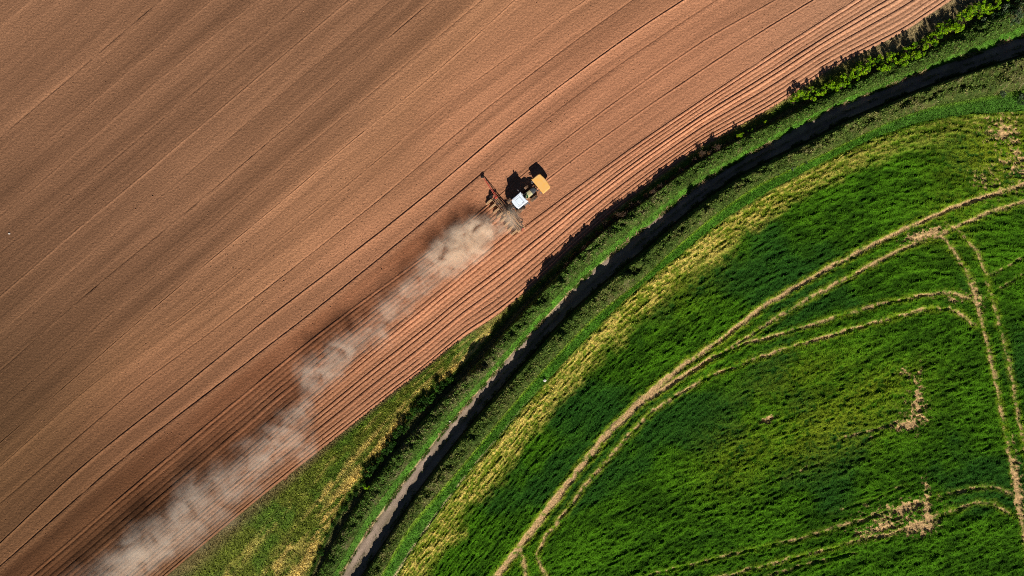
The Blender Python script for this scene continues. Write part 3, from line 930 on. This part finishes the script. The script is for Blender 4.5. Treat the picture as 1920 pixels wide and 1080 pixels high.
class MB:
    """collects shapes into one mesh"""
    def __init__(self):
        self.bm = bmesh.new()
    def _add(self, b):
        me = bpy.data.meshes.new('tmp'); b.to_mesh(me); b.free()
        self.bm.from_mesh(me); bpy.data.meshes.remove(me)
    def box(self, c, s, bev=.02, rot=None, taper=None):
        b = bmesh.new(); bmesh.ops.create_cube(b, size=1)
        for v in b.verts:
            tx = ty = 1
            if taper and v.co.z > 0: tx, ty = taper
            v.co = Vector((v.co.x * s[0] * tx, v.co.y * s[1] * ty, v.co.z * s[2]))
        if bev: bmesh.ops.bevel(b, geom=b.edges[:], offset=min(bev, min(s) * .45), segments=2, affect='EDGES')
        m = Matrix.Translation(Vector(c))
        if rot: m = m @ rot
        b.transform(m); self._add(b); return self
    def cyl(self, p0, p1, r, r2=None, n=12):
        p0, p1 = Vector(p0), Vector(p1); d = p1 - p0
        b = bmesh.new()
        bmesh.ops.create_cone(b, cap_ends=True, segments=n, radius1=r, radius2=r if r2 is None else r2, depth=d.length)
        b.transform(Matrix.Translation((p0 + p1) / 2) @ d.to_track_quat('Z', 'Y').to_matrix().to_4x4()); self._add(b); return self
    def path(self, pts, r, n=8):
        for a, c in zip(pts[:-1], pts[1:]):
            self.cyl(a, c, r, n=n)
        for p in pts[1:-1]:
            b = bmesh.new(); bmesh.ops.create_uvsphere(b, u_segments=8, v_segments=6, radius=r * 1.03)
            b.transform(Matrix.Translation(Vector(p))); self._add(b)
        return self
    def ring(self, c, axis, prof, n=36):
        """lathe: prof = [(radius, offset along axis)] closed loop"""
        b = bmesh.new(); ax = Vector(axis).normalized()
        e1 = ax.orthogonal().normalized(); e2 = ax.cross(e1)
        rows = []
        for k in range(n):
            t = 2 * math.pi * k / n
            d = e1 * math.cos(t) + e2 * math.sin(t)
            rows.append([b.verts.new(Vector(c) + d * r + ax * o) for r, o in prof])
        m = len(prof)
        for k in range(n):
            for j in range(m):
                b.faces.new((rows[k][j], rows[k][(j + 1) % m], rows[(k + 1) % n][(j + 1) % m], rows[(k + 1) % n][j]))
        bmesh.ops.recalc_face_normals(b, faces=b.faces[:]); self._add(b); return self
    def loft(self, secs):
        """secs: list of equal-length vertex loops"""
        b = bmesh.new()
        rows = [[b.verts.new(Vector(p)) for p in s] for s in secs]
        m = len(secs[0])
        for a, c in zip(rows[:-1], rows[1:]):
            for j in range(m):
                b.faces.new((a[j], a[(j + 1) % m], c[(j + 1) % m], c[j]))
        b.faces.new(rows[0][::-1]); b.faces.new(rows[-1])
        bmesh.ops.recalc_face_normals(b, faces=b.faces[:]); self._add(b); return self
    def prism(self, outline, z0, z1, bev=.03, top=None):
        """outline [(x,y)] extruded from z0 to z1, top optionally a different outline"""
        b = bmesh.new(); tp = top or outline
        lo = [b.verts.new((x, y, z0)) for x, y in outline]; hi = [b.verts.new((x, y, z1)) for x, y in tp]
        n = len(lo)
        b.faces.new(lo[::-1]); f = b.faces.new(hi)
        for j in range(n): b.faces.new((lo[j], lo[(j + 1) % n], hi[(j + 1) % n], hi[j]))
        bmesh.ops.recalc_face_normals(b, faces=b.faces[:])
        if bev: bmesh.ops.bevel(b, geom=list(f.edges), offset=bev, segments=3, affect='EDGES')
        self._add(b); return self
    def build(self, name, mat, parent=None, smooth_=False):
        me = bpy.data.meshes.new(name); self.bm.to_mesh(me); self.bm.free()
        me.materials.append(mat)
        if smooth_:
            for p in me.polygons: p.use_smooth = True
        return link(bpy.data.objects.new(name, me), parent)

def wheel(parent, c, r, w, lugs, tread=M_TREAD):
    """big lugged tyre on a rim, axle along y"""
    hub = MB().ring(c, (0, 1, 0), [(r * .58, -w * .30), (r * .58, w * .30), (r * .30, w * .12), (r * .10, w * .22), (r * .10, -w * .22), (r * .30, -w * .12)], 28).build('wheel', M_GREY, parent)
    MB().ring(c, (0, 1, 0), [(r * .57, -w * .38), (r * .74, -w * .5), (r * .90, -w * .48), (r * .95, -w * .3), (r * .955, w * .3), (r * .90, w * .48), (r * .74, w * .5), (r * .57, w * .38)], 40).build('tyre', M_TYRE, hub)
    m = MB()
    for k in range(lugs):
        for s in (-1, 1):
            t = 2 * math.pi * (k + (.25 if s > 0 else -.25)) / lugs
            rot = Matrix.Rotation(-t, 4, 'Y') @ Matrix.Rotation(s * .6, 4, 'X')
            rr = r * .965
            pos = (c[0] + math.cos(t) * rr, c[1] + s * w * .24, c[2] + math.sin(t) * rr)
            m.box(pos, (r * .07, w * .50, r * .065), .006, rot)
    m.build('tread_lugs', tread, hub)
    return hub

def build_tractor():
    t = empty('tractor', axle_p, HEAD)
    tag(t, 'dusty farm tractor with a white cab roof driving across the red field', 'tractor')
    # chassis
    MB().box((1.5, 0, .85), (4.3, .55, .55), .05).box((-.1, 0, .9), (.9, 1.3, .5), .05).box((3.0, 0, .75), (.35, 1.5, .22), .04) \
        .cyl((0, -1.15, .93), (0, 1.15, .93), .13).build('chassis', M_DARK, t)
    # hood: rounded loft
    def sec(x, w, zt, zb=1.0):
        return [(x, -w, zb), (x, -w, zt - .22), (x, -w * .82, zt - .06), (x, -w * .4, zt), (x, w * .4, zt), (x, w * .82, zt - .06), (x, w, zt - .22), (x, w, zb)]
    MB().loft([sec(2.0, .46, 1.88), sec(2.5, .47, 1.86), sec(3.2, .46, 1.80)]).build('hood', M_CREAM, t, False)
    MB().loft([sec(3.21, .475, 1.82), sec(3.6, .46, 1.75), sec(4.0, .40, 1.62), sec(4.18, .26, 1.42)]).build('grille', M_NOSE, t, False)
    mg = MB()
    mg.box((1.98, .14, 1.93), (.34, .24, .10), .03).box((2.26, -.12, 1.92), (.26, .2, .08), .03).box((2.05, -.28, 1.90), (.2, .14, .1), .03)
    mg.box((2.4, .2, 1.89), (.14, .12, .06), .02)
    mg.build('engine_cover', M_GREEN, t)
    for c_, s_ in (((2.2, .24, 1.95), (.2, .14, .12)), ((2.28, -.3, 1.93), (.16, .1, .1)), ((1.95, -.08, 1.98), (.16, .12, .08))):
        MB().box(c_, s_, .03).build('air_intake', M_DARK, t)
    # headlights
    for s in (-1, 1):
        MB().box((4.07, s * .22, 1.38), (.1, .2, .14), .02).build('headlight', M_LAMP, t)
    # cab
    fr = MB()
    for x, w in ((-.35, .80), (.75, .86), (1.62, .70)):
        for s in (-1, 1):
            fr.cyl((x, s * w, 1.15), (x * .96 + .03, s * w * .95, 2.78), .055, n=8)
    fr.box((.65, 0, 1.12), (2.1, 1.7, .16), .03)
    fr.box((.65, 0, 2.72), (2.05, 1.66, .08), .02)
    fr.build('cab_frame', M_DARK, t)
    gl = MB()
    gl.loft([[(-.36, -.78, 1.2), (1.64, -.68, 1.2), (1.64, .68, 1.2), (-.36, .78, 1.2)], [(-.33, -.75, 2.70), (1.60, -.66, 2.70), (1.60, .66, 2.70), (-.33, .75, 2.70)]])
    gl.build('cab_glass', M_GLASS, t)
    roof = [(-.28, -.94), (.0, -.97), (1.30, -.99), (1.78, -1.02), (1.66, -.62), (1.60, 0), (1.66, .62), (1.78, 1.02), (1.30, .99), (.0, .97), (-.28, .94), (-.42, .55), (-.46, 0), (-.42, -.55)]
    top_ = [(.66 + (x - .66) * .95, y * .94) for x, y in roof]
    rf = MB().prism(roof, 2.76, 3.00, .05, top_).build('cab_roof', M_WHITE, t)
    MB().box((.65, .02, 3.012), (.85, .80, .05), .02).build('roof_hatch', M_WHITE, rf)
    hs = MB()
    for yy in (-.72, .72):
        hs.box((.55, yy, 3.004), (1.3, .03, .02), .004)
    hs.box((1.12, 0, 3.004), (.03, 1.2, .02), .004).box((.16, 0, 3.004), (.03, 1.2, .02), .004)
    hs.build('roof_seam', M_GREY, rf)
    MB().box((.95, -.62, 3.03), (.22, .05, .06), .015).build('aerial_base', M_DARK, rf)
    MB().cyl((-.22, .82, 3.0), (-.22, .82, 3.08), .07).cyl((-.22, .82, 3.08), (-.22, .82, 3.24), .055).build('beacon', M_AMBER, t)
    for s in (-1, 1):
        MB().box((1.74, s * .45, 2.80), (.07, .3, .1), .02).build('work_lamp', M_LAMP, t)
        m = MB().path([(1.45, s * .78, 2.45), (1.58, s * 1.35, 2.55), (1.58, s * 1.42, 2.75)], .025)
        m.box((1.6, s * 1.45, 2.62), (.12, .30, .46), .03)
        m.build('mirror', M_GREY, t)
        # fenders
        f = MB()
        arc = [(math.cos(a) * 1.06, .93 + math.sin(a) * 1.06) for a in np.linspace(R(40), R(100), 7)]
        secs = []
        for x, z in arc:
            secs.append([(x, s * .74, z), (x, s * 1.22, z), (x, s * 1.22, z - .05), (x, s * .74, z - .05)])
        f.loft(secs); f.build('fender', M_DARK, t)
        MB().box((.98, s * .98, .55), (.5, .3, .06), .01).box((.98, s * .98, .85), (.45, .28, .05), .01).box((1.3, s * .92, .95), (1.1, .36, .42), .06).build('fuel_tank_step', M_GREY if s < 0 else M_DARK, t)
        wheel(t, (0, s * 1.16, .93), .93, .60, 18)
        wheel(t, (3.0, s * 1.08, .70), .70, .52, 16)
        # rear linkage
        MB().path([(-.3, s * .45, .75), (-1.3, s * .45, .62)], .06).path([(-.45, s * .45, 1.35), (-1.0, s * .45, .68)], .04).build('lift_arm', M_DARK, t)
    MB().path([(-.45, 0, 1.25), (-1.35, 0, 1.12)], .05).build('top_link', M_DARK, t)
    MB().path([(1.72, .62, 1.2), (1.78, .66, 1.6), (1.78, .66, 2.85), (1.70, .66, 2.98)], .06).build('exhaust_pipe', M_GREY, t)
    MB().path([(1.55, .3, 2.2), (1.66, 0, 1.75)], .02).build('wiper', M_DARK, t)
build_tractor()

def build_hopper():
    c = axle_p + Vector((HX * 4.6, HY * 4.6, 0))
    h = empty('front_hopper', c, HEAD)
    tag(h, 'large orange lidded hopper carried on the front of the tractor', 'hopper')
    lid = [(-.05, -1.56), (1.42, -1.52), (1.66, -1.38), (1.78, -.55), (1.82, 0), (1.78, .55), (1.66, 1.38), (1.42, 1.52), (-.05, 1.56)]
    top_ = [(.8 + (x - .8) * .93, y * .95) for x, y in lid]
    MB().prism(lid, 1.55, 1.80, .06, top_).build('lid', M_ORANGE, h)
    body = [(.02, -1.50), (1.36, -1.46), (1.56, -1.2), (1.71, -.55), (1.75, 0), (1.71, .55), (1.56, 1.2), (1.36, 1.46), (.02, 1.50)]
    low = [(.35 + (x - .4) * .6, y * .72) for x, y in body]
    MB().prism(low, .62, 1.55, 0, body).build('tank', M_NOSE, h)
    fr = MB()
    for s in (-1, 1):
        fr.path([(-.45, s * .42, .72), (.1, s * .5, .55), (1.0, s * .6, .55)], .07)
        fr.box((.5, s * .55, .5), (1.1, .12, .14), .02)
    fr.box((.45, 0, .5), (.14, 1.5, .14), .02).box((-.35, 0, .75), (.14, 1.1, .5), .02)
    fr.build('mounting_frame', M_DARK, h)
    for s in (-1, 1):
        m = MB().path([(.02, s * .98, 1.1), (-.2, s * 1.1, 1.2), (-.32, s * 1.05, 1.25)], .035)
        m.ring((-.22, s * 1.15, 1.28), (0.2, 0, 1), [(.20, -.05), (.20, .05), (.14, .05), (.14, -.05)], 18)
        m.build('seed_hose', M_GREY, h)
        MB().box((1.42, s * .8, 1.45), (.08, .22, .12), .02).build('marker_lamp', M_LAMP, h)
    MB().box((.02, 0, 1.66), (.06, 2.2, .10), .02).build('lid_hinge', M_DARK, h)
build_hopper()

def build_drill():
    d = empty('planter', drill_p, HEAD)
    tag(d, 'wide dusty eight row planter behind the tractor with a red marker arm out', 'planter')
    MB().box((0, .1, .82), (.2, 7.4, .2), .03).box((.34, .1, .78), (.12, 6.8, .14), .02).box((-.34, -.1, .74), (.10, 6.9, .12), .02).build('main_beam', M_BROWN, d)
    hd = MB().box((.55, 0, .8), (.5, 1.2, .18), .03)
    hd.path([(.65, -.45, .7), (.5, 0, 1.35), (.65, .45, .7)], .06).path([(.5, 0, 1.35), (-.2, 0, .9)], .05)
    hd.build('headstock', M_DARK, d)
    # seed distributor and pipes
    MB().cyl((.05, -.2, .9), (.05, -.2, 1.5), .12).ring((.05, -.2, 1.55), (0, 0, 1), [(.30, -.08), (.30, .06), (.1, .1), (.1, -.08)], 20).build('distributor_head', M_TAN, d)
    for i in range(8):
        y = 3.38 - .955 * i
        u = MB().path([(-.1, y, .75), (-.7, y, .58)], .045).path([(-.1, y, .92), (-.7, y, .74)], .035)
        u = u.box((-.75, y, .55), (.18, .2, .4), .02).build('row_unit', M_BROWN, d)
        MB().prism([(-.68, y - .19), (-.58, y - .12), (-.58, y + .12), (-.68, y + .19), (-1.5, y + .19), (-1.56, y + .12), (-1.56, y - .12), (-1.5, y - .19)], .45, .78, .05).build('ridging_hood', M_TAN, u)
        m = MB()
        for s in (-1, 1):
            m.ring((-.95, y + s * .1, .24), (.12, 1, .1 * s), [(.30, -.012), (.30, .012), (.05, .03), (.05, -.03)], 24)
        m.build('opening_disc', M_GREY, u)
        MB().ring((-1.62, y, .22), (0, 1, 0), [(.24, -.14), (.26, 0), (.24, .14), (.08, .14), (.08, -.14)], 22).path([(-1.3, y, .55), (-1.62, y, .24)], .03).build('press_wheel', M_TAN, u)
        pts = [(.05, -.2, 1.58), (-.05 - .12 * abs(i - 3.5) / 3.5, y * .45, 1.45 - .05 * abs(i - 3.5)), (-.3, y * .92, 1.0), (-.75, y, .78)]
        MB().path(pts, .022, 6).build('seed_pipe', M_DARK if i < 3 else M_TAN, d)
    # extended red marker arm (left) and the right one folded on the beam
    a = MB()
    p0, p1 = Vector((.25, 3.05, .95)), Vector((.62, 7.05, .48))
    off = Vector((.14, 0, 0))
    a.path([p0 - off, p1], .06).path([p0 + off, p1 + Vector((0, -.6, .05))], .045)
    for k in range(7):
        f = k / 7
        q0 = p0.lerp(p1, f); q1 = p0.lerp(p1, f + .1)
        a.path([q0 - off * (1 - f), q1 + off * (1 - f)], .022, 6)
    a = a.build('marker_arm', M_RED, d)
    MB().path([(.62, 7.05, .5), (.60, 7.3, .32)], .05).ring((.58, 7.32, .28), (.5, 1, -.3), [(.30, -.015), (.30, .015), (.05, .05), (.05, -.05)], 24).box((.8, 7.2, .55), (.22, .2, .2), .03).build('marker_disc', M_BLACK, a)
    MB().box((.1, 3.1, .95), (.5, .26, .24), .03).box((-.1, 3.5, .85), (.24, .3, .2), .03).build('arm_hinge', M_RED, d)
    f = MB().path([(.05, -.35, 1.28), (.30, -1.2, 1.24), (.30, -2.9, 1.12), (.42, -3.2, 1.05), (.66, -3.65, 1.0), (.50, -3.85, .95), (.30, -3.72, .95)], .055)
    f.path([(-.14, -.45, 1.25), (-.10, -1.6, 1.2), (-.08, -3.6, 1.05)], .055).path([(.55, -.55, 1.22), (.42, -1.6, 1.2), (.32, -2.9, 1.13)], .05)
    for k in range(4):
        y = -.8 - k * .6
        f.path([(.30, y, 1.23), (-.10, y - .3, 1.2)], .025, 6)
    f.build('folded_marker_arm', M_TAN, d)
    MB().ring((.1, -3.9, .55), (.4, 1, .2), [(.28, -.015), (.28, .015), (.05, .05), (.05, -.05)], 22).box((.25, -3.75, .9), (.34, .22, .2), .03).build('folded_marker_disc', M_RED, d)
    for y in (3.85, -.05):
        pass
    MB().ring((-.28, 3.78, .44), (0, 1, 0), [(.44, -.2), (.44, .2), (.24, .2), (.24, -.2)], 30).build('gauge_wheel', M_BLACK, d)
    MB().ring((-.35, -3.65, .40), (0, 1, 0), [(.40, -.15), (.40, .15), (.2, .15), (.2, -.15)], 30).build('gauge_wheel', M_TAN, d)
    MB().ring((-.55, -.05, .38), (0, 1, 0), [(.38, -.16), (.38, .16), (.2, .16), (.2, -.16)], 28).build('gauge_wheel', M_TAN, d)
    hs = MB()
    for k, y in enumerate((-.25, .0, .25)):
        hs.path([(.9, y * .8, 1.2), (.45, y + .2, 1.35 + .05 * k), (.1, y + .9, 1.15), (.15, 2.2 + .1 * k, 1.02)], .022, 6)
    hs.build('hydraulic_hose', M_BLACK, d)
    MB().path([(-.12, .4, 1.02), (-.02, 3.1, 1.02)], .045).path([(.2, .5, 1.0), (.22, 2.9, 1.0)], .035).build('fold_ram', M_TAN, d)
    MB().path([(-.62, .35, .86), (-.62, 3.3, .86), (-.4, 3.45, .86)], .03).path([(-.62, -.35, .86), (-.62, -3.5, .86)], .03).build('tool_rail', M_TAN, d)
build_drill()

# ------------------------------------------------------------------ dust raised by the planter: one closed body of thin air and dust
PUFF = [  # px, py, radius m, height m, density
    (966, 424, 1.2, 1.0, .26), (948, 412, 1.6, 1.2, .40), (920, 425, 1.9, 1.0, .46), (898, 440, 2.3, 1.3, .46), (868, 458, 2.6, 1.8, .42), (888, 470, 2.0, 1.4, .34), (838, 482, 2.5, 2.0, .36),
    (806, 512, 2.5, 2.3, .34), (776, 540, 2.3, 2.5, .28), (752, 568, 2.2, 2.8, .25), (722, 588, 2.0, 3.0, .24), (698, 618, 2.0, 3.2, .36), (672, 638, 1.8, 3.2, .30),
    (645, 652, 2.2, 3.4, .44), (624, 676, 2.4, 3.4, .36), (598, 698, 2.4, 3.4, .34), (574, 700, 1.9, 3.4, .24), (586, 730, 2.0, 3.4, .18), (570, 768, 1.7, 3.4, .40), (546, 796, 2.3, 3.5, .36),
    (566, 836, 2.2, 3.0, .30), (520, 830, 2.7, 3.5, .36), (482, 858, 3.0, 3.6, .30), (428, 905, 3.0, 3.6, .26), (370, 935, 3.2, 3.8, .26), (345, 985, 3.4, 3.8, .34), (290, 1018, 3.4, 3.8, .36), (248, 1048, 3.2, 4.0, .34), (215, 1078, 3.2, 4.0, .22),
    (405, 965, 2.6, 3.4, .16), (720, 640, 2.2, 2.2, .10), (470, 900, 2.4, 3.0, .16), (160, 1120, 3.6, 4.0, .2),
]
def build_dust():
    m = bpy.data.materials.new('soil_dust'); m.use_nodes = True
    n = m.node_tree.nodes; l = m.node_tree.links; n.clear()
    o = N(n, 'ShaderNodeOutputMaterial')
    pv = N(n, 'ShaderNodeVolumePrincipled')
    pv.inputs['Anisotropy'].default_value = -0.33
    l.new(pv.outputs[0], o.inputs['Volume'])
    tc = N(n, 'ShaderNodeTexCoord')
    nz = N(n, 'ShaderNodeTexNoise'); nz.inputs['Scale'].default_value = .32; nz.inputs['Detail'].default_value = 3
    l.new(tc.outputs['Object'], nz.inputs['Vector'])
    sx = N(n, 'ShaderNodeSeparateXYZ'); l.new(tc.outputs['Object'], sx.inputs[0])
    cm = N(n, 'ShaderNodeMapRange'); cm.inputs['From Min'].default_value = W(480, 0)[0]; cm.inputs['From Max'].default_value = W(860, 0)[0]
    l.new(sx.outputs[0], cm.inputs['Value'])
    cx = N(n, 'ShaderNodeMix', data_type='RGBA'); cx.inputs['A'].default_value = (.985, .87, .73, 1); cx.inputs['B'].default_value = (.995, .83, .645, 1)
    l.new(cm.outputs[0], cx.inputs['Factor']); l.new(cx.outputs['Result'], pv.inputs['Color'])
    sb = N(n, 'ShaderNodeVectorMath', operation='SUBTRACT'); sb.inputs[1].default_value = (.5, .5, .5)
    l.new(nz.outputs['Color'], sb.inputs[0])
    sc = N(n, 'ShaderNodeVectorMath', operation='SCALE'); sc.inputs['Scale'].default_value = 3.4
    l.new(sb.outputs[0], sc.inputs[0])
    ad = N(n, 'ShaderNodeVectorMath', operation='ADD')
    l.new(tc.outputs['Object'], ad.inputs[0]); l.new(sc.outputs[0], ad.inputs[1])
    total = None
    for px, py, r, h, dn in PUFF:
        h = h * .8; dn = dn * (0.8 if px > 935 else 1.35 if px > 820 else .5)
        p = P3(px, py, h)
        s = N(n, 'ShaderNodeVectorMath', operation='SUBTRACT'); s.inputs[1].default_value = p
        l.new(ad.outputs[0], s.inputs[0])
        mu = N(n, 'ShaderNodeVectorMath', operation='MULTIPLY'); mu.inputs[1].default_value = (1 / (r * 1.85), 1 / (r * 1.85), 1 / max(r * 1.0, 1.0))
        l.new(s.outputs[0], mu.inputs[0])
        le = N(n, 'ShaderNodeVectorMath', operation='LENGTH'); l.new(mu.outputs[0], le.inputs[0])
        mr = N(n, 'ShaderNodeMapRange'); mr.interpolation_type = 'SMOOTHERSTEP'
        mr.inputs['From Min'].default_value = 1.0; mr.inputs['From Max'].default_value = 0.0
        mr.inputs['To Min'].default_value = 0; mr.inputs['To Max'].default_value = dn
        l.new(le.outputs['Value'], mr.inputs['Value'])
        if total is None: total = mr.outputs[0]
        else:
            a = N(n, 'ShaderNodeMath', operation='ADD'); l.new(total, a.inputs[0]); l.new(mr.outputs[0], a.inputs[1]); total = a.outputs[0]
    n2 = N(n, 'ShaderNodeTexNoise'); n2.inputs['Scale'].default_value = .42; n2.inputs['Detail'].default_value = 6; n2.inputs['Roughness'].default_value = .68; n2.inputs['Distortion'].default_value = .6
    l.new(tc.outputs['Object'], n2.inputs['Vector'])
    r2 = N(n, 'ShaderNodeMapRange'); r2.inputs['From Min'].default_value = .38; r2.inputs['From Max'].default_value = .66; r2.inputs['To Min'].default_value = .06; r2.inputs['To Max'].default_value = 1.9
    l.new(n2.outputs['Fac'], r2.inputs['Value'])
    mm = N(n, 'ShaderNodeMath', operation='MULTIPLY'); l.new(total, mm.inputs[0]); l.new(r2.outputs[0], mm.inputs[1])
    l.new(mm.outputs[0], pv.inputs['Density'])
    # hull: a closed tube round the plume, wider and higher as it drifts away
    path = [(985, 398, 2.2, 1.8), (950, 415, 3.2, 2.4), (890, 452, 5.2, 3.8), (810, 512, 5.8, 4.8), (730, 585, 5.6, 5.6), (650, 650, 6.0, 6.2), (585, 725, 6.4, 6.6), (545, 800, 6.8, 6.6), (480, 865, 7.2, 6.8), (390, 940, 7.6, 7.2), (300, 1010, 8.0, 7.4), (210, 1075, 8.0, 7.6), (100, 1150, 7.6, 7.6)]
    V, F = [], []
    nr = 16
    for i, (px, py, w, ht) in enumerate(path):
        a = path[max(i - 1, 0)]; b = path[min(i + 1, len(path) - 1)]
        tx, ty = b[0] - a[0], -(b[1] - a[1]); L = math.hypot(tx, ty)
        nx, ny = -ty / L, tx / L
        x, y = W(px, py)
        for k in range(nr):
            t = 2 * math.pi * k / nr
            dz = ht * .5 + .05 + ht * .5 * math.sin(t)
            V.append((x + nx * w * math.cos(t), y + ny * w * math.cos(t), dz))
    for i in range(len(path) - 1):
        for k in range(nr):
            F.append((i * nr + k, i * nr + (k + 1) % nr, (i + 1) * nr + (k + 1) % nr, (i + 1) * nr + k))
    me = bpy.data.meshes.new('dust_cloud')
    F = [tuple(f) for f in F] + [tuple(range(nr))[::-1], tuple(range((len(path) - 1) * nr, len(path) * nr))]
    me.from_pydata(V, [], F); me.update()
    bm = bmesh.new(); bm.from_mesh(me); bmesh.ops.recalc_face_normals(bm, faces=bm.faces[:]); bm.to_mesh(me); bm.free()
    me.materials.append(m)
    ob = link(bpy.data.objects.new('dust_cloud', me))
    tag(ob, 'pale plume of dust drifting back from the planter over the ridges', 'dust', kind='stuff')
build_dust()
